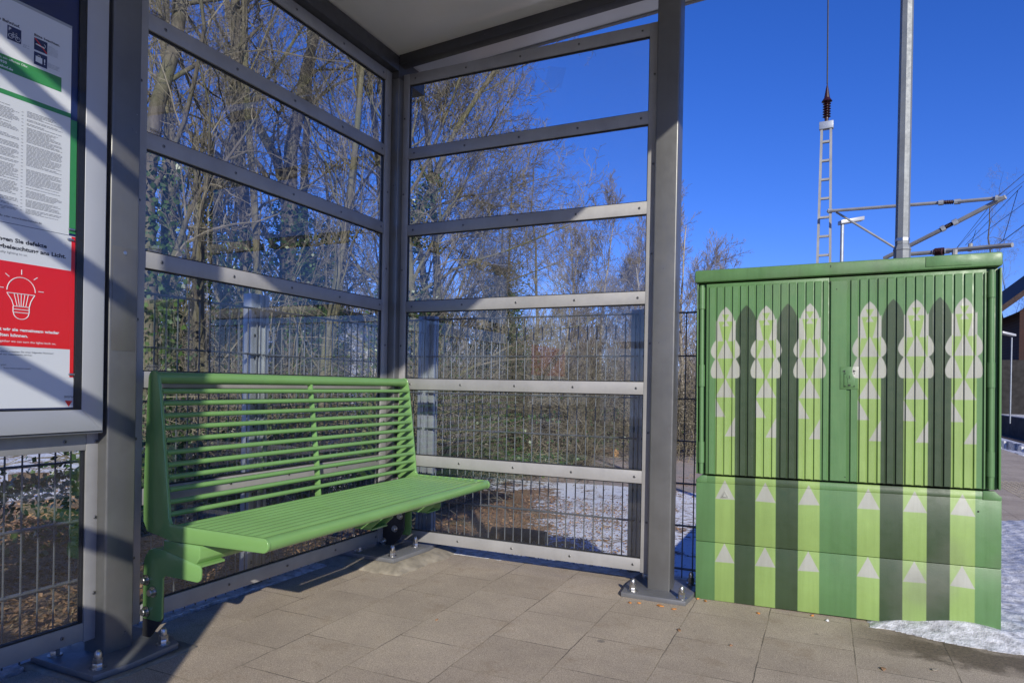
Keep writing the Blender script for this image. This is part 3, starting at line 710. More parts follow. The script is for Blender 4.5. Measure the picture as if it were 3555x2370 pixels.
# ================================================================== GROUND
def mat_paving():
    m = NT('concrete_slabs'); co = m.co()
    sp = m.new('ShaderNodeSeparateXYZ'); m.link(co, sp.inputs[0])
    cbn = m.new('ShaderNodeCombineXYZ')
    m.link(m.math('ADD', sp.outputs[1], .355+30), cbn.inputs[0]); m.link(m.math('ADD', sp.outputs[0], -1.617+29.5), cbn.inputs[1])
    wob = m.new('ShaderNodeTexNoise'); wob.inputs['Scale'].default_value = 9; m.link(co, wob.inputs['Vector'])
    va = m.new('ShaderNodeVectorMath', operation='MULTIPLY_ADD'); m.link(wob.outputs['Color'], va.inputs[0]); va.inputs[1].default_value = (.007, .007, 0); m.link(cbn.outputs[0], va.inputs[2])
    br = m.new('ShaderNodeTexBrick'); m.link(va.outputs[0], br.inputs['Vector'])
    br.inputs['Scale'].default_value = 1; br.inputs['Brick Width'].default_value = .30; br.inputs['Row Height'].default_value = .295
    br.inputs['Mortar Size'].default_value = .0022; br.inputs['Mortar Smooth'].default_value = .3; br.inputs['Bias'].default_value = 0
    br.offset = .5; br.offset_frequency = 2
    br.inputs['Color1'].default_value = (.98, .98, .98, 1); br.inputs['Color2'].default_value = (.86, .855, .85, 1); br.inputs['Mortar'].default_value = (0, 0, 0, 1)
    grain = m.noise(co, 260, 4, .85); sand = m.noise(co, 90, 6, .75); big = m.noise(co, 2.6, 6, .65); mid_ = m.noise(co, 11, 5, .6)
    c1 = m.ramp(grain, [(.34, (.17, .15, .125)), (.48, (.44, .395, .34)), (.60, (.58, .525, .45)), (.70, (.95, .92, .85))])
    vs = m.new('ShaderNodeTexVoronoi'); vs.inputs['Scale'].default_value = 95; m.link(co, vs.inputs['Vector'])
    dk = m.ramp(vs.outputs['Distance'], [(.10, (1,)*3), (.2, (0,)*3)]); gt = m.ramp(m.noise(co, 50, 2), [(.50, (0,)*3), (.56, (.75,)*3)])
    c1 = m.mix(m.math('MULTIPLY', dk, gt), c1, (.13, .12, .11))
    vw = m.new('ShaderNodeTexVoronoi'); vw.inputs['Scale'].default_value = 60; m.link(co, vw.inputs['Vector'])
    wk = m.ramp(vw.outputs['Distance'], [(.06, (1,)*3), (.12, (0,)*3)]); gw = m.ramp(m.noise(co, 22, 2), [(.56, (0,)*3), (.64, (.9,)*3)])
    c1 = m.mix(m.math('MULTIPLY', wk, gw), c1, (.95, .93, .9))
    c2 = m.ramp(sand, [(.3, (.80,)*3), (.7, (1.14,)*3)])
    c = m.mix(1.0, c1, c2, 'MULTIPLY')
    c = m.mix(1.0, c, m.ramp(big, [(.3, (.84, .82, .79)), (.7, (1.13, 1.11, 1.06))]), 'MULTIPLY')
    c = m.mix(1.0, c, m.ramp(mid_, [(.3, (.93, .92, .91)), (.7, (1.06, 1.05, 1.02))]), 'MULTIPLY')
    c = m.mix(1.0, c, (1.0, .955, .895), 'MULTIPLY')
    c = m.mix(1.0, c, br.outputs['Color'], 'MULTIPLY')
    st = m.ramp(m.noise(co, 5.5, 7, .75), [(.54, (1.0,)*3), (.66, (.80, .77, .74)), (.74, (.70, .66, .62))]); c = m.mix(1.0, c, st, 'MULTIPLY')
    vg = m.new('ShaderNodeTexVoronoi'); vg.inputs['Scale'].default_value = 3.1; m.link(co, vg.inputs['Vector'])
    c = m.mix(m.ramp(vg.outputs['Distance'], [(.035, (.55,)*3), (.05, (0,)*3)]), c, (.10, .095, .09))
    # joints: part dark gap, part filled with pale sand
    jn = m.ramp(m.noise(co, 3.2, 3), [(.42, (.09, .08, .065)), (.55, (.40, .33, .23))])
    c = m.mix(br.outputs['Fac'], c, m.mix(.35, jn, m.ramp(sand, [(.4, (.05, .045, .035)), (.6, (.50, .42, .30))])))
    # damp dirt where the snow has melted at the cabinet foot
    geo = m.new('ShaderNodeNewGeometry'); ps = m.new('ShaderNodeSeparateXYZ'); m.link(geo.outputs['Position'], ps.inputs[0])
    g1 = m.math('ABSOLUTE', m.math('ADD', m.math('ADD', ps.outputs[1], .20), m.math('MULTIPLY', m.math('SUBTRACT', ps.outputs[0], 2.5), .12))); g1 = m.math('ADD', g1, m.math('MULTIPLY', m.math('SUBTRACT', mid_, .5), .35))
    g2 = m.math('MULTIPLY', m.ramp(g1, [(.07, (1,)*3), (.16, (0,)*3)]), m.ramp(m.math('SUBTRACT', ps.outputs[0], 2.0), [(.12, (0,)*3), (.40, (1,)*3)]))
    c = m.mix(m.math('MULTIPLY', g2, .88), c, m.ramp(sand, [(.35, (.045, .034, .022)), (.65, (.17, .13, .08))]))
    m.link(c, m.b.inputs['Base Color']); m.set(Roughness=.88)
    h = m.math('SUBTRACT', m.math('ADD', m.math('MULTIPLY', grain, .5), m.math('MULTIPLY', sand, .5)), m.math('MULTIPLY', br.outputs['Fac'], 1.6))
    m.bump(h, .55, .004)
    return m.m
M['paving'] = mat_paving()
pv = MB(); pv.prism([(-.105, -45), (4.75, -45), (4.75, 60), (1.75, 60), (1.75, .42), (1.62, .215), (-.105, .125)], 'z', -1.1, 0)
tag(pv.build('platform_paving', M['paving']), kind='structure')

def mat_terrain():
    m = NT('woodland_floor'); co = m.co(); sp = m.new('ShaderNodeSeparateXYZ'); m.link(co, sp.inputs[0])
    n1 = m.noise(co, 40, 5, .7); n2 = m.noise(co, 14, 5, .7); n3 = m.noise(co, 1.7, 6, .75)
    leaf = m.ramp(n1, [(.3, (.06, .04, .025)), (.45, (.20, .12, .07)), (.58, (.36, .235, .14)), (.72, (.52, .40, .27))])
    moss = m.ramp(n2, [(.4, (.04, .05, .015)), (.7, (.12, .13, .04))])
    gr = m.mix(m.ramp(n3, [(.5, (0,)*3), (.62, (.6,)*3)]), leaf, moss)
    # snow more often to the right of the wall, and further out
    sx = m.math('MULTIPLY', m.math('SUBTRACT', m.math('ADD', sp.outputs[0], m.math('MULTIPLY', sp.outputs[1], .45)), .35), .15); sx = m.math('MINIMUM', m.math('MAXIMUM', sx, -.02), .20)
    # away from fence to the far left it comes back
    fl = m.math('MULTIPLY', m.math('SUBTRACT', m.math('MULTIPLY', sp.outputs[0], -1), 2.4), .16); fl = m.math('MINIMUM', m.math('MAXIMUM', fl, 0.), .20)
    near = m.math('MULTIPLY', m.math('LESS_THAN', sp.outputs[1], 9.0), 1.0)
    f = m.math('ADD', m.math('ADD', m.math('MULTIPLY', n3, .62), m.math('MULTIPLY', n2, .38)), m.math('ADD', sx, fl))
    sn = m.ramp(f, [(.625, (0,)*3), (.665, (1,)*3)])
    sn = m.math('MULTIPLY', sn, m.math('ADD', m.math('MULTIPLY', near, .75), .25))
    snc = m.ramp(n2, [(.3, (.70, .74, .82)), (.7, (.86, .88, .92))])
    m.link(m.mix(sn, gr, snc), m.b.inputs['Base Color']); m.set(Roughness=.85)
    m.bump(m.math('ADD', m.math('MULTIPLY', n1, .6), m.math('MULTIPLY', sn, .7)), .8, .03)
    return m.m
M['terrain'] = mat_terrain()
def zt(x, y):
    t = np.clip((np.asarray(y, float)-.42)/1.5, 0, 1); return -.045-.85*t*t*(3-2*t)
N = 260
gx = np.linspace(-1, 1, N); gx = np.sign(gx)*np.abs(gx)**3.2*400; gy = gx.copy()
GX, GY = np.meshgrid(gx, gy)
GZ = zt(GX, GY)-.02*np.sin(GX*1.3+GY*.7)-.03*np.sin(GX*.31-GY*.43)
GZ = np.where((GX > 1.9) & (GX < 30) , np.minimum(GZ, -.72), GZ)   # cutting for the track
V = np.c_[GX.ravel(), GY.ravel(), GZ.ravel()]
F = [(j*N+i, j*N+i+1, (j+1)*N+i+1, (j+1)*N+i) for j in range(N-1) for i in range(N-1)]
tag(MB().add(V, F).build('ground', M['terrain'], smooth=True), kind='structure')

def mat_snow(name='snow'):
    m = NT(name); co = m.co()
    n = m.noise(co, 26, 6, .65); n2 = m.noise(co, 160, 3)
    m.link(m.ramp(n, [(.34, (.34, .34, .345)), (.6, (.72, .73, .75))]), m.b.inputs['Base Color'])
    m.set(Roughness=.55, Subsurface_Weight=.0)
    m.bump(m.math('ADD', n, m.math('MULTIPLY', n2, .25)), .7, .02); return m.m
M['snow'] = mat_snow()
def snow_sheet(name, outline_fn, x0, x1, y0, y1, hmax, seed, label, res=90, hfun=None):
    """heap of old snow: height field cut where it thins out to nothing"""
    r = np.random.default_rng(seed); nx, ny = res, max(10, int(res*(y1-y0)/(x1-x0)))
    ny = min(ny, 520)
    xs = np.linspace(x0, x1, nx); ys = np.linspace(y0, y1, ny); A, B_ = np.meshgrid(xs, ys)
    nz = np.zeros_like(A)
    for f_, a_ in ((2.1, 1), (4.7, .6), (10.3, .35), (21, .22), (43, .12)):
        for _ in range(3):
            th = r.uniform(0, 2*PI); ph = r.uniform(0, 6.28); nz += a_/3*np.sin(f_*(A*math.cos(th)+B_*math.sin(th))*2+ph)
    D = outline_fn(A, B_)+.035*nz
    H = hmax*np.clip(D/.12, -1, 1)**1.0*(1+.5*nz); H = np.where(D > 0, np.abs(H), -.02)
    if hfun is not None: H = H+hfun(A, B_)*(D > 0)
    Vv = np.c_[A.ravel(), B_.ravel(), H.ravel()]; idx = np.arange(nx*ny).reshape(ny, nx)
    keep = (D > -.06)
    Ff = [(int(idx[j, i]), int(idx[j, i+1]), int(idx[j+1, i+1]), int(idx[j+1, i])) for j in range(ny-1) for i in range(nx-1) if keep[j, i] or keep[j+1, i+1] or keep[j, i+1] or keep[j+1, i]]
    o = MB().add(Vv, Ff).build(name, M['snow'], smooth=True); return tag(o, label, 'snow', kind='stuff')
# heap beside and in front of the cabinet foot
def heap(A, B_):
    a = np.minimum(A-2.28, 3.55-A)
    front = -.055-.30*np.clip(A-2.35, 0, .3)-np.where(A > 2.7, (A-2.7)*-.2, 0)
    d = np.minimum(B_-front, 2.9-.25*(A-2.7)-B_)
    return np.minimum(d, a*.6)*.9
snow_sheet('snow_heap', heap, 2.15, 3.75, -.35, 3.2, .045, 4, 'old greyish snow heaped against the right foot of the painted cabinet', 230)
snow_sheet('snow_strip', lambda A, B_: .10-np.abs(B_-(.20+.02*A)), -.05, 1.6, .06, .36, .010, 8, 'thin strip of snow lying under the fence behind the side wall', 120)
snow_sheet('snow_strip', lambda A, B_: .035-np.abs(A+.172), -.28, -.08, -4.0, .1, .006, 9, 'thin strip of shaded snow lying along the foot of the rear fence', 30)

# ---- railway beyond, right
tb = MB().box(4.752, 8.0, -45, 200, -.66, -.56)
ball = mat_simple('ballast', (.10, .085, .07), .95, 0, .5, 30, .8, 60)
tag(tb.build('track_bed', ball), kind='structure')
trk = empty('railway_track', (6.2, 0, -.56), 'railway track seen past the right edge of the cabinet', 'railway track')
for x in (-.72, .72): MB().box(x-.035, x+.035, -10, 190, .06, .20).build('rail', mat_simple('rail_steel', (.12, .08, .06), .5, .5), trk)
sl_ = MB()
for k in range(160): sl_.box(-1.2, 1.2, -8+k*.62, -7.76+k*.62, -.02, .06)
sl_.build('sleepers', M['concrete'], trk)
tag(MB().box(8.0, 12.5, -45, 200, -.7, .12).build('far_platform', mat_simple('dark_platform_wall', (.07, .062, .055), .9, 0, .4, 4)), kind='structure')
snow_sheet('snow_band', lambda A, B_: np.minimum(A-4.95, 5.35-A)*.4, 4.8, 5.5, 5, 60, .03, 12, 'snow lying along the near side of the railway track', 20, hfun=lambda A, B_: -.55+0*A)
tag(MB().box(8.0, 12.4, -10, 120, .121, .15).build('platform_snow', M['snow']), 'flat white snow covering the far railway platform', 'snow', kind='stuff')

# tactile strip, right of cabinet
tc = MB()
for i in range(14):
    for j in range(46): tc.box(3.66+i*.045, 3.68+i*.045, 2.8+j*.06, 2.815+j*.06, .0005, .0045)
tag(tc.build('tactile_strip', M['concrete']), 'rows of small white tactile studs set in the platform paving', 'tactile paving')

# ================================================================== MESH FENCES
def wire_fence(plane, off, a0, a1, zs, posts, step, a_start, label, zlow):
    f = empty('mesh_fence', (0, 0, 0), label, 'fence')
    ed = sorted(set([a0]+[p for p in posts if a0 < p < a1]+[a1]))
    P = lambda u, d, z: (u, off+d, z) if plane == 'y' else (off-d, u, z)
    for k in range(len(ed)-1):
        u0, u1 = ed[k]+.012, ed[k+1]-.012
        mb = MB(); n0 = math.ceil((u0-a_start)/step)
        u = a_start+n0*step
        while u < u1:
            mb.tube([P(u, 0, zlow), P(u, 0, zs[0]+.002)], .0031, 6); u += step
        for z in zs:
            for d in (-.0065, .0065): mb.tube([P(u0, d, z), P(u1, d, z)], .0040, 6)
        mb.build('wire_panel', M['wire'], f, smooth=True)
    for p in posts:
        if not (a0-.1 <= p <= a1+.1): continue
        mb = MB(); h = .052; t = 1.285
        # open U profile post
        for (u0, u1, d0, d1) in ((p-h, p-h+.034, .012, .016), (p-h+.034, p+h, .012, .016), (p-h, p-h+.004, .0161, .06), (p+h-.004, p+h, .0161, .06), (p-.012, p-.008, .0005, .0119), (p+.020, p+.024, .0005, .0119)):
            a_, b_ = P(u0, d0, -.1), P(u1, d1, t)
            mb.box(min(a_[0], b_[0]), max(a_[0], b_[0]), min(a_[1], b_[1]), max(a_[1], b_[1]), -.2, t)
        po = mb.build('fence_post', M['zinc'], f, bevel=.001)
        hb = MB()
        for z in np.arange(.1, 1.25, .1):
            a_ = P(p-.03, -.0005+.0115, z); q = .007
            hb.box(*( (a_[0]-.004, a_[0]+.004, a_[1]-.001, a_[1]+.0004, z-q, z+q) if plane == 'y' else (a_[0]-.0004, a_[0]+.001, a_[1]-.004, a_[1]+.004, z-q, z+q)))
        hb.build('post_slots', M['rubber'], po)
    return f
wire_fence('y', .262, -.17, 2.55, [1.262, 1.056, .852, .652, .450, .250, .045], [.038, 1.275, 2.5], .04925, .1145,
           'galvanised wire mesh fence standing behind the side wall and cabinet', -.03)
wire_fence('x', -.178, -5.2, .25, [1.217, 1.018, .819, .620, .420, .220, .020], [-.742, -3.25], .0500, -1.2715,
           'galvanised wire mesh fence running behind the bench and notice case', -.03)

# ================================================================== POLES, MAST, LAMPS
M['column'] = mat_metal('mottled_zinc', (.20, .215, .215), .5, .2, smear=.25)
lp = empty('lamp_column', at(3122, 8.0), 'tall galvanised steel lamp column standing behind the painted cabinet', 'lamp post')
zj = zat(3132, 872, 8.0)
oct_ = lambda r0, r1, z0, z1: MB().lathe((0, 0, 0), [(r0, z0), (r1, z1)], 8)
oct_(.085, .078, 0, zj).build('base_section', M['column'], lp)
MB().lathe((0, 0, 0), [(.078, zj), (.084, zj+.01), (.078, zj+.03), (.060, zj+.075)], 8).build('collar', M['column'], lp)
oct_(.066, .050, zj+.07, zj+7).build('upper_section', M['column'], lp)
MB().lathe((0, 0, 0), [(.068, zj+.10), (.068, zj+.13)], 8).build('clamp_band', M['steel'], lp)
def lattice(loc, top, w0, w1, rz, label):
    m = empty('catenary_mast', loc, label, 'catenary mast', rot=(0, 0, rz))
    for s in (-1, 1):
        V = []
        for z, w in ((0, w0), (top, w1)):
            for dx in (-.032, .032):
                for dy in (-.06, .06): V.append((s*(w/2)+dx, dy, z))
        MB().add(V, [(0, 1, 3, 2), (4, 6, 7, 5), (0, 4, 5, 1), (2, 3, 7, 6), (0, 2, 6, 4), (1, 5, 7, 3)]).build('mast_chord', M['mast'], m)
    z = 1.0
    while z < top-.1:
        w = w0+(w1-w0)*z/top; MB().box(-w/2+.03, w/2-.03, -.05, .05, z-.03, z+.03).build('batten', M['mast'], m); z += .56
    return m
D1 = 22.0
topz = zat(2860, 425, D1)
mst = lattice(at(2851, D1), topz, .46, .24, R_(-4), 'tall ladder shaped catenary mast with a dark insulator on its tip')
MB().box(-.19, .19, -.09, .09, topz-.22, topz).build('mast_head', M['zinc'], mst, bevel=.01)
ins = [(.05, topz+.0), (.06, topz+.1)]
zz = topz+.12
for k in range(6): ins += [(.06, zz), (.115, zz+.03), (.06, zz+.07)]; zz += .075
ins += [(.15, zz+.03), (.08, zz+.14), (.035, zz+.42), (.01, zz+.55)]
MB().lathe((0, 0, 0), ins, 14).build('insulator', M['porcelain'], mst)
lc = at(2851, D1)
cbl = MB(); P0 = np.array([lc[0], lc[1], zz+.55])
cbl.tube([P0, P0+np.array([-.03, 0, 3.2]), P0+np.array([-.06, 0, 9])], .022, 6)
cbl.tube([P0+np.array([-.02, 0, 2.6]), P0+np.array([-.05, 0, 3.9])], .05, 6)
tag(cbl.build('feeder_cable', M['cable']), 'dark cable rising straight up from the tip of the lattice mast', 'cable')
def pt(px, py, d):
    r = ray(px, py); t = d/np.linalg.norm(r[:2]); return CAM+r*t
Zs = lambda x, y: (2700+x*.606, y*.606)
def arm_(name, pts, r, par, ins_at=None, mat=None):
    P = [pt(*Zs(x, y), d) for x, y, d in pts]
    inv = par.matrix_world
    MB().tube([p for p in P], r, 8).build(name, mat or M['zinc'], None).parent = None
    return P
canti = empty('cantilever_arm', (0, 0, 0), 'tubular steel cantilever with brown insulators reaching from the lattice mast', 'cantilever')
def tubes(par, name, segs, mat):
    for (a, b, r) in segs:
        P = [pt(*Zs(a[0], a[1]), a[2]), pt(*Zs(b[0], b[1]), b[2])]
        MB().tube(P, r, 8).build(name, mat, par, smooth=True)
def insul(par, a, b, n=6, r=.06):
    A, B_ = pt(*Zs(a[0], a[1]), a[2]), pt(*Zs(b[0], b[1]), b[2]); mb = MB()
    for k in range(n):
        t0 = (k+.15)/n; t1 = (k+.6)/n; mb.tube([A+(B_-A)*t0, A+(B_-A)*t1], [r, r*.55], 10)
    mb.tube([A, B_], r*.4, 8); mb.build('insulator', M['porcelain'], par)
tubes(canti, 'arm_tube', [((285, 1210, 21.6), (950, 1160, 20.5), .045), ((1020, 1157, 20.4), (1290, 1133, 20), .045), ((1305, 1128, 20), (1030, 1270, 20.4), .06), ((935, 1317, 20.5), (610, 1480, 21.3), .06), ((335, 1215, 21.6), (680, 1425, 21.2), .03)], M['mast'])
insul(canti, (950, 1160, 20.5), (1010, 1157, 20.4)); insul(canti, (958, 1303, 20.5), (1002, 1280, 20.4))
tubes(canti, 'arm_joint', [((920, 1163, 20.5), (950, 1160, 20.5), .07), ((1010, 1157, 20.4), (1048, 1154, 20.4), .07), ((935, 1315, 20.5), (958, 1303, 20.5), .08), ((1002, 1280, 20.4), (1030, 1266, 20.4), .08), ((1245, 1137, 20), (1262, 1136, 20), .08), ((288, 1209, 21.6), (312, 1208, 21.6), .075)], M['zinc'])
can2 = empty('cantilever_arm', (0, 0, 0), 'second cantilever tube with insulator just above the cabinet roof', 'cantilever')
tubes(can2, 'arm_tube', [((765, 1455, 17.0), (900, 1445, 16.8), .045), ((960, 1438, 16.7), (1345, 1403, 16), .045), ((1105, 1395, 16.5), (1100, 1440, 16.5), .04), ((1015, 1430, 16.5), (1013, 1480, 16.5), .05)], M['mast'])
insul(can2, (903, 1444, 16.8), (955, 1439, 16.7), 6, .085)
tubes(can2, 'arm_joint', [((885, 1446, 16.8), (903, 1444, 16.8), .06), ((955, 1439, 16.7), (985, 1436, 16.7), .06)], M['zinc'])
wi = MB()
for a, b, r in (((1255, 1130, 20), (1480, 940, 26), .010), ((1270, 1150, 20), (1480, 985, 27), .008), ((1211, 1185, 21), (1045, 1395, 30), .008), ((1265, 1160, 21), (1010, 1440, 32), .008), ((1045, 1395, 30), (1010, 1440, 34), .010),
                ((1075, 1405, 28), (1400, 1065, 22), .009), ((1090, 1400, 28), (1480, 1115, 22), .009), ((1215, 1435, 24), (1480, 1240, 18), .012), ((1376, 1090, 22), (1292, 1377, 23), .008), ((1136, 1318, 26), (1108, 1400, 27), .008)):
    wi.tube([pt(*Zs(a[0], a[1]), a[2]), pt(*Zs(b[0], b[1]), b[2])], r, 4)
tag(wi.build('overhead_wires', M['cable']), 'thin dark overhead line wires crossing the sky above the cabinet', 'overhead wires')
def platform_lamp(px, ytop, d, sc, dirx, label):
    g = at(px, d); l = empty('platform_lamp', g, label, 'street lamp'); zt = zat(px, ytop, d)
    MB().tube([(0, 0, 0), (0, 0, zt-.1)], .055*sc*sc, 10).build('pole', M['zinc'], l, smooth=True)
    ex = np.array(Rv[:2]); ex /= np.linalg.norm(ex)
    def bx(u0, u1, z0, z1, t0, t1, name, mat):
        V = []
        for u, za, zb in ((u0, z0, t0), (u1, z1, t1)):
            for z in (za, zb):
                for s in (-.12, .12): V.append((ex[0]*u*dirx-ex[1]*s, ex[1]*u*dirx+ex[0]*s, zt+z))
        MB().add(V, [(0, 1, 3, 2), (4, 6, 7, 5), (0, 4, 5, 1), (2, 3, 7, 6), (0, 2, 6, 4), (1, 5, 7, 3)]).build(name, mat, l, bevel=.015)
    bx(-.09*sc, .62*sc, -.12*sc, .02*sc, .0, .14*sc, 'lamp_head', M['trimgrey'])
    return l
platform_lamp(2913, 768, 23, 1.0, 1, 'grey platform lamp with flat head beside the lattice mast')
platform_lamp(3509, 1160, 26, .6, -1, 'small distant platform lamp in front of the brick house')

# ================================================================== BUILDINGS
def mat_brick():
    m = NT('shade_darkened_brick'); co = m.co(); br = m.new('ShaderNodeTexBrick'); mp = m.new('ShaderNodeMapping'); mp.inputs['Rotation'].default_value = (PI/2, 0, 0)
    m.link(co, mp.inputs[0]); m.link(mp.outputs[0], br.inputs['Vector']); br.inputs['Scale'].default_value = 4
    br.inputs['Color1'].default_value = (.045, .014, .010, 1); br.inputs['Color2'].default_value = (.032, .011, .009, 1); br.inputs['Mortar'].default_value = (.04, .03, .027, 1)  # brick tones darkened to put the house wall's shade into the colour
    m.link(br.outputs[0], m.b.inputs['Base Color']); m.set(Roughness=.9); return m.m
M['brick'] = mat_brick(); M['roof'] = mat_simple('roof_tiles', (.035, .018, .014), .8, 0, .3, 8)
hx, hy = at(3535, 34)[:2]
hs_ = empty('brick_house', (hx, hy, 0), 'red brick station house with shade-darkened wall and overhanging roof at the right edge', 'house')
MB().box(0, 9, 0, 12, -.2, zat(3540, 1080, 34)).build('wall', M['brick'], hs_)
ze = zat(3490, 1078, 34); zr = zat(3550, 940, 34)
MB().add([(-.9, -1.0, ze), (-.9, 13, ze), (4.5, 13, ze+4.6), (4.5, -1.0, ze+4.6), (9.9, -1, ze), (9.9, 13, ze), (-.9, -1, ze-.25), (-.9, 13, ze-.25), (4.5, 13, ze+4.3), (4.5, -1, ze+4.3), (9.9, -1, ze-.25), (9.9, 13, ze-.25)],
         [(0, 3, 2, 1), (3, 4, 5, 2), (6, 7, 8, 9), (9, 8, 11, 10), (0, 6, 9, 3), (3, 9, 10, 4), (1, 2, 8, 7), (2, 5, 11, 8), (0, 1, 7, 6), (4, 10, 11, 5)]).build('roof', M['roof'], hs_)
MB().prism([(0.01, zat(3540, 1080, 34)+.01), (8.99, zat(3540, 1080, 34)+.01), (4.5, ze+4.0)], 'y', .02, .2).build('gable', M['brick'], hs_)
wf = MB().box(.5, 1.5, -.04, .0, 2.9, 5.0).build('window', M['white'], hs_)
MB().box(.6, .97, -.05, -.041, 3.0, 4.9).box(1.03, 1.4, -.05, -.041, 3.0, 4.9).build('pane', M['navy'], wf)
MB().box(-1.6, 9, -2.2, -.1, -.1, 2.2).build('porch', mat_simple('dark_boards', (.018, .016, .015), .9, 0, .3, 3), hs_)

# white house far behind the trees
wx, wy = at(1135, 21)[:2]
wh = empty('white_house', (wx, wy, -.85), 'white rendered house glimpsed between the trees behind the bench', 'house')
wm_ = mat_simple('white_render', (.92, .92, .90), .9)
MB().box(-1.7, 1.9, -1, 5, -.1, 3.45).build('wall', wm_, wh)
MB().prism([(-1.9, 3.46), (2.1, 3.46), (1.4, 3.75), (-1.2, 3.75)], 'y', -1.4, 5.4).build('roof', M['roof'], wh)
for x in (-1.3, .9):
    f_ = MB().box(x, x+.8, -1.03, -1.0, 1.8, 2.9).build('window', M['inkwhite'], wh); MB().box(x+.06, x+.74, -1.04, -1.031, 1.86, 2.84).build('pane', M['navy'], f_)

# ================================================================== TREES
def mat_bark(name, a, b, alg=.5):
    m = NT(name); co = m.co(); mp = m.new('ShaderNodeMapping'); mp.inputs['Scale'].default_value = (9, 9, 1.6); m.link(co, mp.inputs[0])
    n = m.noise(mp.outputs[0], 2.2, 6, .7); n2 = m.noise(co, 1.3, 4, .6)
    c = m.ramp(n, [(.3, a), (.7, b)])
    c = m.mix(m.ramp(n2, [(.45, (0,)*3), (.65, (alg,)*3)]), c, (.12, .13, .04))
    m.link(c, m.b.inputs['Base Color']); m.set(Roughness=.85); m.bump(n, .6, .03); return m.m
M['bark'] = mat_bark('grey_brown_bark', (.045, .037, .028), (.155, .135, .105))
M['bark2'] = mat_bark('olive_bark', (.06, .05, .03), (.20, .18, .115), .7)
M['birch'] = mat_bark('pale_bark', (.20, .17, .13), (.50, .46, .38), .1)
M['twig'] = mat_simple('twigs', (.185, .162, .115), .8, 0, .35, 3)
M['twigred'] = mat_simple('reddish_twigs', (.205, .18, .16), .8, 0, .3, 2)
def mat_leaf(name, a, b):
    m = NT(name); co = m.co(); n = m.noise(co, 7, 3, .7)
    m.link(m.ramp(n, [(.35, a), (.65, b)]), m.b.inputs['Base Color']); m.set(Roughness=.38); return m.m
M['ivy'] = mat_leaf('ivy_leaves', (.018, .05, .015), (.075, .13, .03))
M['litter'] = mat_leaf('dry_leaves', (.10, .05, .025), (.42, .25, .13)); M['litter'].node_tree.nodes['Principled BSDF'].inputs['Roughness'].default_value = .75
M['bramble'] = mat_simple('bramble_stems', (.155, .135, .09), .8, 0, .55, 1.2)

def leaf_cloud(mb, C, S, rs, aspect=.75):
    """diamond leaves of size S at points C, random orientation"""
    n = len(C); a = rs.normal(size=(n, 3)); a /= np.linalg.norm(a, axis=1)[:, None]
    b = np.cross(a, rs.normal(size=(n, 3))); b /= np.linalg.norm(b, axis=1)[:, None]
    S = np.broadcast_to(S, (n,))[:, None]
    V = np.stack([C-a*S, C+b*S*aspect, C+a*S, C-b*S*aspect], 1).reshape(-1, 3)
    mb.add(V, [(4*i, 4*i+1, 4*i+2, 4*i+3) for i in range(n)])

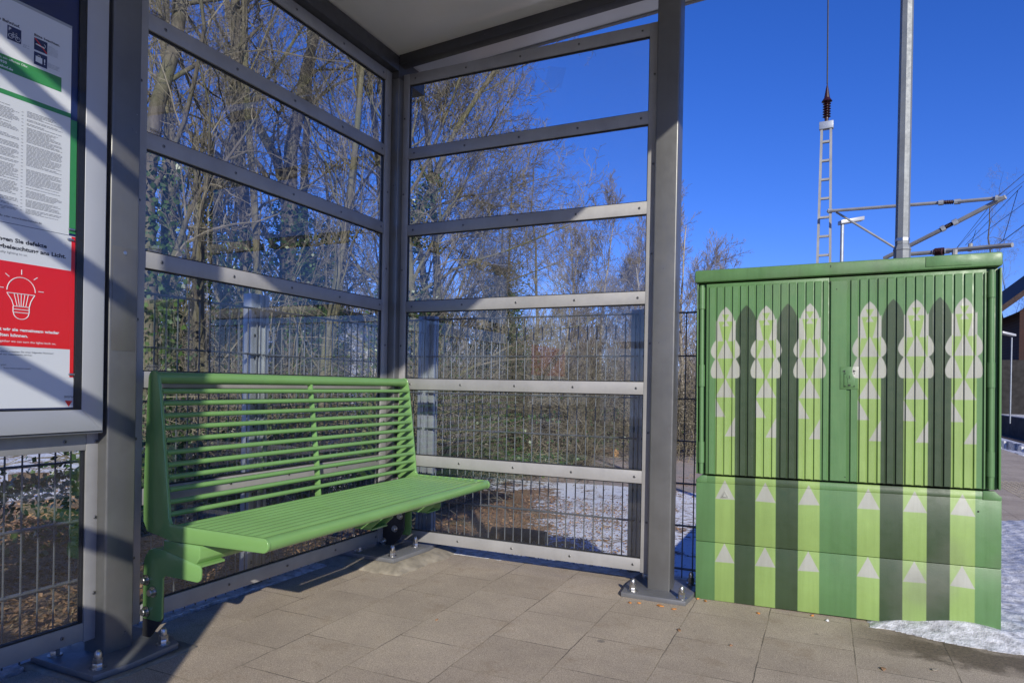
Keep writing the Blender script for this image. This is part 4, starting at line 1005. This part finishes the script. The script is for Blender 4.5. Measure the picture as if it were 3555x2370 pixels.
class Tree:
    def __init__(s, seed, H, r0, lean=(0, 0), kids=(13, 8, 7, 3), up=.35, wob=.16, first=.25, spread=(35, 65), lfac=(.42, .5, .5, .5), crook=None, side=None, snag=False, thin=.0028):
        s.rs = random.Random(seed); s.trunk = MB(); s.tw = MB(); s.tp = []; s.thin = thin
        s.kids = kids; s.up = up; s.wob = wob; s.spread = spread; s.lfac = lfac; s.side = side; s.first = first
        d = np.array([lean[0], lean[1], 1.0]); s.br(np.zeros(3), d/np.linalg.norm(d), H, r0, 0)
    def br(s, p, d, L, r, lv):
        rs = s.rs; n = (14, 8, 5, 4, 3)[lv]; P = [p.copy()]; D = [d.copy()]; st = L/n
        for i in range(n):
            w_ = s.wob*(.35 if lv == 0 else (.9 if lv == 1 else 1.2))
            d = d+np.array([rs.gauss(0, w_), rs.gauss(0, w_), rs.gauss(0, w_)+s.up*(.05 if lv == 0 else .13)])
            d /= np.linalg.norm(d); p = p+d*st; P.append(p.copy()); D.append(d.copy())
        P = np.array(P); t = np.linspace(0, 1, n+1); end = (.25, .22, .25, .4, .5)[lv]
        rad = np.maximum(r*(1-(1-end)*t), s.thin*.6)
        if lv == 0: rad[0] *= 1.35
        k = (10, 6, 4, 3, 3)[lv]
        (s.trunk if lv <= 1 else s.tw).tube(P, rad, k, cap=(lv <= 1))
        if lv == 0: s.tp = P; s.tr = rad
        if lv >= len(s.kids): return
        nk = s.kids[lv]; nk = max(1, int(nk*rs.uniform(.75, 1.25)))
        for j in range(nk):
            t = (s.first+(1-s.first)*(j+rs.random())/nk) if lv == 0 else (.15+.85*(j+rs.random())/nk)
            t = min(t, .99); f = t*n; i = int(f); q = P[i]+(P[min(i+1, n)]-P[i])*(f-i); dd = D[min(i+1, n)]
            ax = np.array([rs.gauss(0, 1) for _ in range(3)]); ax = np.cross(dd, ax); ax /= np.linalg.norm(ax)
            if s.side is not None and lv == 0 and rs.random() < .75: ax = np.array(s.side)+ax*.5; ax /= np.linalg.norm(ax)
            an = R_(rs.uniform(*s.spread)); nd = dd*math.cos(an)+ax*math.sin(an)
            rl = rad[i]*rs.uniform(.32, .6) if lv > 0 else rad[i]*rs.uniform(.18, .46)
            ll = L*s.lfac[lv]*rs.uniform(.55, 1.2)*((1.1-.55*t) if lv == 0 else (1.05-.45*t))
            s.br(q, nd, ll, max(rl, s.thin), lv+1)
    def make(s, bark, twig, ivy=None, name='bare_tree'):
        root = empty(name)
        s.trunk.build('trunk', bark, root, smooth=True, angle=80); s.tw.build('branches', twig, root)
        if ivy:
            z0, z1, dens, spr = ivy; rs = np.random.default_rng(len(s.tp)+int(z1*10)); n = int(dens*(z1-z0))
            zz_ = rs.uniform(z0, z1, n); P = np.array(s.tp); x = np.interp(zz_, P[:, 2], P[:, 0]); y = np.interp(zz_, P[:, 2], P[:, 1]); rr_ = np.interp(zz_, P[:, 2], s.tr)
            a = rs.uniform(0, 2*PI, n); clump = .5+.5*np.sin(zz_*2.3+3*np.sin(a*2))*np.sin(zz_*5.1+a)
            r_ = rr_+.04+np.abs(rs.normal(0, 1, n))*spr*(.3+.9*np.clip(clump, 0, 1))
            mb = MB(); leaf_cloud(mb, np.c_[x+r_*np.cos(a), y+r_*np.sin(a), zz_+rs.normal(0, .05, n)], rs.uniform(.018, .040, n), rs)
            mb.build('ivy', M['ivy'], root)
        return root
def copytree(o):
    c = o.copy(); COL.objects.link(c)
    for ch in o.children:
        d = ch.copy(); COL.objects.link(d); d.parent = c
    return c
K = (13, 8, 7, 4)
protos = {
 'a': Tree(11, 11.5, .092, (.05, .02), (20, 9, 7, 4), wob=.21, first=.2, lfac=(.34, .5, .48, .5)).make(M['bark'], M['twig'], (0, 3.6, 650, .16)),
 'b': Tree(12, 10.5, .085, (-.06, .03), (18, 9, 7, 4), wob=.2, first=.2, spread=(25, 55), lfac=(.34, .5, .48, .5)).make(M['bark2'], M['twig'], (0, 5.6, 900, .20)),
 'c': Tree(13, 12.5, .15, (.0, .0), (15, 10, 8, 4), wob=.24, first=.22, spread=(40, 75), lfac=(.42, .5, .45, .5)).make(M['bark'], M['twig'], (0, 4.2, 700, .22)),
 'd': Tree(14, 8.5, .055, (.08, -.03), (18, 8, 7, 4), up=.6, first=.15, spread=(18, 40)).make(M['bark2'], M['twig']),
 'e': Tree(15, 9.0, .11, (.03, .0), (30, 13, 9, 5), wob=.14, first=.14, spread=(30, 60), lfac=(.50, .5, .5, .5), thin=.0040, side=(.95, .3, .1)).make(M['bark2'], M['twig'], (0, 3.4, 600, .22)),
 'f': Tree(16, 7.4, .07, (.0, .0), (30, 11, 8, 5), up=.7, wob=.15, first=.12, spread=(24, 48), lfac=(.40, .5, .5, .5), thin=.0052).make(M['birch'], M['twigred']),
 'g': Tree(17, 6.0, .09, (-.03, .05), (16, 10, 8, 4), first=.12, spread=(30, 65)).make(M['bark2'], M['twig'], (0, 4.8, 1900, .42)),
 's': Tree(18, 4.2, .11, (.04, .0), (9, 7, 7, 4), up=1.2, first=.4, spread=(15, 40), lfac=(.9, .42, .5, .5)).make(M['bark'], M['twig']),
}
spec = [  # column, distance, scale, turn, kind, label
 (545, 8.2, 1.15, 10, 'a', 'leaning grey trunk at the left end of the glass wall'),
 (590, 10.5, .95, 80, 'b', 'slim tree with yellow green ivy close to the left upright'),
 (690, 9.2, 1.1, 0, 's', 'broken off snag with young shoots rising from its reddish stump'),
 (745, 12, 1.1, 140, 'd', 'thin pale stemmed tree just right of the broken snag'),
 (800, 10.5, 1.05, 200, 'a', 'straight bare tree reaching the top rail behind the bench'),
 (870, 13.5, 1.1, 30, 'b', 'ivy wrapped tree left of the great forked tree'),
 (965, 11.5, 1.12, 0, 'c', 'great forked tree with thick furrowed trunk behind the bench middle'),
 (1050, 14, 1.05, 260, 'g', 'dense dark ivy column right of the great forked tree'),
 (1130, 12, 1.15, 120, 'd', 'slender bare tree in front of the white house'),
 (1200, 15.5, 1.1, 75, 'c', 'broad crowned tree with heavy crooked limbs left of the corner post'),
 (1268, 11.0, .95, 310, 'b', 'ivy clad tree right beside the corner post'),
 (1345, 15, 1.05, 170, 'a', 'bare tree hidden partly behind the corner post'),
 (1440, 11.5, .98, 20, 'e', 'spreading tree whose mossy branches reach right behind the side wall'),
 (1530, 13.5, .96, 40, 'e', 'second spreading tree with fan of fine branches against the sky'),
 (1620, 16, .95, 200, 'g', 'short ivy smothered tree behind the middle of the side wall'),
 (1700, 15.0, .78, 95, 'd', 'small bare tree among the brambles behind the side wall'),
 (1790, 19, .92, 300, 'g', 'dark ivy tree at the right end of the thick trees'),
 (1880, 21, .76, 15, 'a', 'small bare tree left of the pale birches'),
 (2010, 25, .95, 0, 'f', 'pale birch left of the right hand fence post'),
 (2090, 23, .98, 90, 'f', 'pale birch just left of the right shelter post'),
 (2180, 27, 1.0, 180, 'f', 'tall birch seen beside the right fence post'),
 (2290, 26, .96, 250, 'f', 'birch half hidden by the right shelter post'),
 (2375, 25, 1.0, 40, 'f', 'birch in the gap between shelter post and cabinet'),
 (2440, 30, .90, 130, 'f', 'furthest birch rising above the left corner of the cabinet'),
 (3526, 48, 1.1, 20, 'a', 'distant bare tree beyond the small platform lamp'),
 (640, 15, 1.25, 45, 'a', 'tall bare tree further back behind the snag'),
 (1010, 17.5, 1.3, 210, 'a', 'tall thin tree far behind the great forked tree'),
 (1310, 19, 1.2, 10, 'd', 'thin far tree seen past the corner post'),
 (620, 8.8, 1.0, 200, 'd', 'slim sapling right of the leaning trunk at the wall left end'),
 (905, 10.0, 1.2, 330, 'd', 'slim sapling crossing in front of the great forked tree'),
 (1085, 10.5, 1.25, 60, 'd', 'slim sapling left of the white house'),
 (1500, 17, 1.2, 100, 'a', 'tall bare tree behind the first spreading tree'),
 (2240, 22, .75, 300, 'f', 'low bushy birch in front of the taller birches'),
 (1960, 22, .8, 120, 'f', 'low bushy birch at the left end of the birch row'),
 (430, 12, 1.0, 10, 'd', 'thin tree hidden behind the left shelter post'),
]
used = set()
for (px, d, sc, rz, k, lab) in spec:
    o = protos[k] if k not in used else copytree(protos[k]); used.add(k)
    x, y, _ = at(px, d); lo = float(zt(x, y)); o.location = (x, y, lo-.05); sc *= 1-.045*(lo+.05)*(2 if k == 'f' else 1); sc *= (.96 if k == 'f' else 1); o.scale = (sc, sc, sc); o.rotation_euler = (0, 0, R_(rz)); tag(o, lab, 'tree', 'bare winter trees behind the fences')

# ---- thicket of brambles and saplings (nobody could count it)
def strands(name, regions, mat, label, cat):
    mb = MB(); rs = random.Random(21)
    for (n, px0, px1, d0, d1, h, L, r) in regions:
        for _ in range(n):
            px = rs.uniform(px0, px1); d = rs.uniform(d0, d1); x, y, _z = at(px, d)
            p = np.array([x, y, float(zt(x, y))+(h-float(zt(x, y))*.8)*rs.uniform(-.05, .9)*rs.random()**.45]); a = rs.uniform(0, 2*PI); e = rs.uniform(.2, 1.5)
            v = np.array([math.cos(a)*math.cos(e), math.sin(a)*math.cos(e), math.sin(e)]); l = L*rs.uniform(.5, 1.3); P = [p]
            bend = np.array([rs.gauss(0, .25), rs.gauss(0, .25), -rs.uniform(.1, .5)])
            for i in range(5):
                v = v+bend*.6+np.array([rs.gauss(0, .12) for _ in range(3)]); v /= np.linalg.norm(v); p = p+v*l/5; P.append(p)
            mb.tube(P, np.linspace(r, r*.5, 6)*rs.uniform(.6, 1.4), 3, cap=False)
    return tag(mb.build(name, mat), label, cat, kind='stuff')
strands('bramble_thicket', [(1300, 480, 1060, 6.8, 9.5, 1.2, 1.2, .0055), (450, 1060, 1420, 6.8, 9.5, .9, 1.0, .005), (1500, 1330, 1600, 9.5, 12.5, 1.7, 1.5, .006), (2400, 1450, 2050, 13, 16, 1.7, 1.6, .007), (1900, 1900, 2500, 17, 22, 1.7, 1.8, .009), (700, 430, 1020, 9.5, 14, 2.6, 2.2, .008)],
        M['bramble'], 'tangled olive brown brambles and branches growing behind both fences', 'thicket')
def bushes():
    mb = MB(); rs = np.random.default_rng(33)
    for (px, d, h, s, n) in ((640, 7.5, .9, .8, 1500), (930, 8.5, 1.2, .7, 1500), (1480, 11.5, 1.5, 1.0, 2200), (1260, 7.5, .6, .5, 900), (1720, 12, 1.1, 1.2, 1600), (40, 4.3, .5, .4, 900), (230, 4.6, .45, .4, 900), (800, 6.5, .3, .9, 900), (1980, 16, 1.3, 1.6, 1300), (520, 6.5, .5, .6, 900)):
        x, y, _z = at(px, d); C = rs.normal(size=(n, 3))*np.array([s*.5, s*.5, h*.32])+np.array([x, y, h*.45]); C[:, 2] = np.abs(C[:, 2])+float(zt(x, y))*.7
        C += .12*np.sin(C*9); leaf_cloud(mb, C, rs.uniform(.012, .024, n) if d < 5.5 else rs.uniform(.018, .038, n), rs)
    return tag(mb.build('ivy_undergrowth', M['ivy']), 'dark green ivy and evergreen undergrowth between the tree trunks', 'undergrowth', kind='stuff')
bushes()
# far wood: closes the view between the trunks
def far_wood():
    mb = MB(); rs = random.Random(5)
    for k in range(1700):
        px = rs.uniform(300, 2700); d = rs.uniform(32, 55); x, y, _z = at(px, d); h = rs.uniform(3.2, 6.2) if px > 1700 else rs.uniform(4, 9)
        p = np.array([x, y, -.9]); v = np.array([rs.gauss(0, .08), rs.gauss(0, .08), 1]); P = [p]
        for i in range(5): v = v+np.array([rs.gauss(0, .06), rs.gauss(0, .06), 0]); P.append(P[-1]+v*h/5)
        mb.tube(P, np.linspace(.05, .01, 6), 3, cap=False)
        for j in range(7):
            i = rs.randrange(1, 5); q = P[i]; a = rs.uniform(0, 6.28); u = np.array([math.cos(a)*.6, math.sin(a)*.6, .7])
            mb.tube([q, q+u*h*.14, q+u*h*.25+np.array([0, 0, h*.05])], [.02, .013, .008], 3, cap=False)
    return tag(mb.build('far_wood', M['twigred']), 'far off bare woodland closing the view beyond the nearer trees', 'woodland', kind='stuff')
far_wood()

# ---- leaf litter, grass, logs
def litter():
    mb = MB(); rs = np.random.default_rng(44); pts = []
    for (n, x0, x1, y0, y1) in ((17000, -2.6, -.28, -4.5, 1.2), (12000, -4.5, .2, .9, 7), (5000, -6, -2, -4, 4), (500, -1.0, 1.6, 2.0, 9)):
        pts.append(np.c_[rs.uniform(x0, x1, n), rs.uniform(y0, y1, n), rs.uniform(-.035, .02, n)])
    C = np.concatenate(pts); C[:, 2] += zt(C[:, 0], C[:, 1])+.045; n = len(C); a = rs.uniform(0, 2*PI, n); S = rs.uniform(.008, .024, n)
    ax = np.c_[np.cos(a), np.sin(a), rs.normal(0, .35, n)]; bx_ = np.c_[-np.sin(a), np.cos(a), rs.normal(0, .35, n)]
    up = np.c_[np.zeros(n), np.zeros(n), S*.35]
    V = np.stack([C-ax*S[:, None], C-bx_*S[:, None]*.6+up, C+ax*S[:, None], C+bx_*S[:, None]*.6+up], 1).reshape(-1, 3)
    mb.add(V, [f for i in range(n) for f in ((4*i, 4*i+1, 4*i+2), (4*i, 4*i+2, 4*i+3))])
    return tag(mb.build('leaf_litter', M['litter']), 'brown fallen leaves covering the ground behind the fences', 'fallen leaves', kind='stuff')
litter()
def grass():
    mb = MB(); rs = random.Random(9)
    for (n, x0, x1, y0, y1) in ((1300, -1.5, 1.8, 2.5, 8), (900, -.5, 1.8, 3.0, 12), (1600, -3, -.3, -4.2, 4)):
        for _ in range(n):
            x, y = rs.uniform(x0, x1), rs.uniform(y0, y1); a = rs.uniform(0, 6.28); l = rs.uniform(.05, .18); e = rs.uniform(.1, .9)
            u = np.array([math.cos(a), math.sin(a), 0]); p = np.array([x, y, float(zt(x, y))-.015])
            mb.tube([p, p+u*l*.4*math.cos(e)+np.array([0, 0, l*.5*math.sin(e)+.02]), p+u*l*math.cos(e)+np.array([0, 0, l*.6*math.sin(e)])], [.0018, .0015, .0006], 3, cap=False)
    return tag(mb.build('dry_grass', mat_simple('dry_grass_blades', (.30, .22, .12), .8, 0, .4, 6)), 'dry grass stalks and small twigs poking through the snow', 'grass', kind='stuff')
grass()
logm = mat_simple('log_bark', (.12, .08, .05), .9, 0, .4, 20, .6, 40); cutm = mat_simple('cut_wood', (.55, .33, .15), .8, 0, .25, 30)
for (px, py, L, r, rz, lab) in ((1800, 1875, .34, .045, 8, 'short cut log lying in the snow close behind the fence'), (1930, 1585, .5, .06, 20, 'cut log at the edge of the snow patch further back'), (2085, 1580, .5, .07, -15, 'snow topped log beside the right fence post'), (100, 1668, .3, .05, 60, 'log end showing behind the fence below the notice case')):
    zg = -.06 if px < 300 else -.90; dd = ray(px, py); t = (zg+.02-CAM[2])/dd[2]; p = CAM+dd*t; L *= (1 if px < 300 else 1.9); r *= (1 if px < 300 else 1.9)
    lg = empty('log', (p[0], p[1], zg+r*.8), lab, 'log', 'cut logs on the ground', rot=(0, 0, R_(rz)))
    MB().tube([(-L/2, 0, 0), (0, .01, .004), (L/2, 0, 0)], [r, r*1.04, r*.95], 14).build('bark', logm, lg, smooth=True, angle=50)
    MB().lathe((L/2+.001, 0, 0), [(r*.93, 0), (r*.9, .003)], 14, 'x').build('cut_end', cutm, lg)

# unseen drum added left of the frame to shade the left post's foot
bn = empty('shadow_drum', (.93, -3.05, 0), 'unseen dark grey drum added beside the far side wall to cast shadow', 'shadow caster')
MB().lathe((0, 0, 0), [(.17, .02), (.19, .05), (.19, .74), (.20, .745), (.20, .80), (.17, .86), (.02, .88)], 28).build('drum', M['post'], bn, smooth=True, angle=35)
MB().lathe((0, 0, 0), [(.21, .0), (.21, .019)], 28).build('foot_ring', M['black'], bn)
# ---- bits on the paving
bits = [(2187, 2093, .010, 'nut'), (2218, 2094, .009, 'nut'), (2293, 2104, .016, 'nut'), (2340, 2115, .013, 'nut'), (2423, 2079, .007, 'nut'), (2450, 2087, .010, 'nut'), (2632, 2129, .009, 'nut'), (2820, 2137, .010, 'nut'), (2538, 2241, .007, 'litter'), (3067, 2322, .016, 'litter'), (2358, 2188, .013, 'litter'), (1517, 2152, .008, 'litter'), (2872, 2154, .012, 'inkwhite'), (3246, 2325, .016, 'concrete')]
for i, (px, py, s, k) in enumerate(bits):
    dd = ray(px, py); t = -CAM[2]/dd[2]; p = CAM+dd*t; rs = random.Random(i)
    mb = MB(); a = rs.uniform(0, 3.1); n = 8; V = [(0, 0, .006)]
    for j in range(n):
        th = 2*PI*j/n; r = s*rs.uniform(.75, 1.15); x, y = r*math.cos(th), r*.55*math.sin(th); V.append((x*math.cos(a)-y*math.sin(a), x*math.sin(a)+y*math.cos(a), rs.uniform(.0015, .006)))
    V2 = [(v[0], v[1], max(.0005, v[2]-.0022)) for v in V]
    mb.add(V+V2, [(0, j+1, (j+1) % n+1) for j in range(n)]+[(n+1, (j+1) % n+n+2, j+n+2) for j in range(n)]+[(j+1, j+n+2, (j+1) % n+n+2, (j+1) % n+1) for j in range(n)])
    o = mb.build({'nut': 'leaf_fragment', 'litter': 'dead_leaf', 'inkwhite': 'paper_scrap', 'concrete': 'pebble'}[k], M[k] if k != 'litter' else M['litter'])
    o.location = (p[0], p[1], .0005)
    LB = ['orange leaf fragment leftmost below the right base plate', 'pale orange leaf fragment second from left below the base plate', 'curled orange leaf fragment below the base plate middle', 'dark edged orange fragment at the base plate right corner', 'tiny orange fragment at the cabinet left bottom corner', 'small tan fragment just right of the cabinet left corner', 'small tan fragment below the cabinet left third', 'small tan fragment below the cabinet middle', 'tiny brown leaf lying alone on a slab before the cabinet', 'dry curled leaf near the bottom edge below the cabinet', 'pale star shaped leaf in the joint below the base plate', 'pale leaf chip on the slabs in front of the side wall', 'white paper scrap on the slab before the cabinet', 'flat pale pebble near the bottom edge right of the dry leaf']
    tag(o, LB[i], {'nut': 'leaf', 'litter': 'leaf', 'inkwhite': 'scrap', 'concrete': 'pebble'}[k], 'small bits lying on the paving')
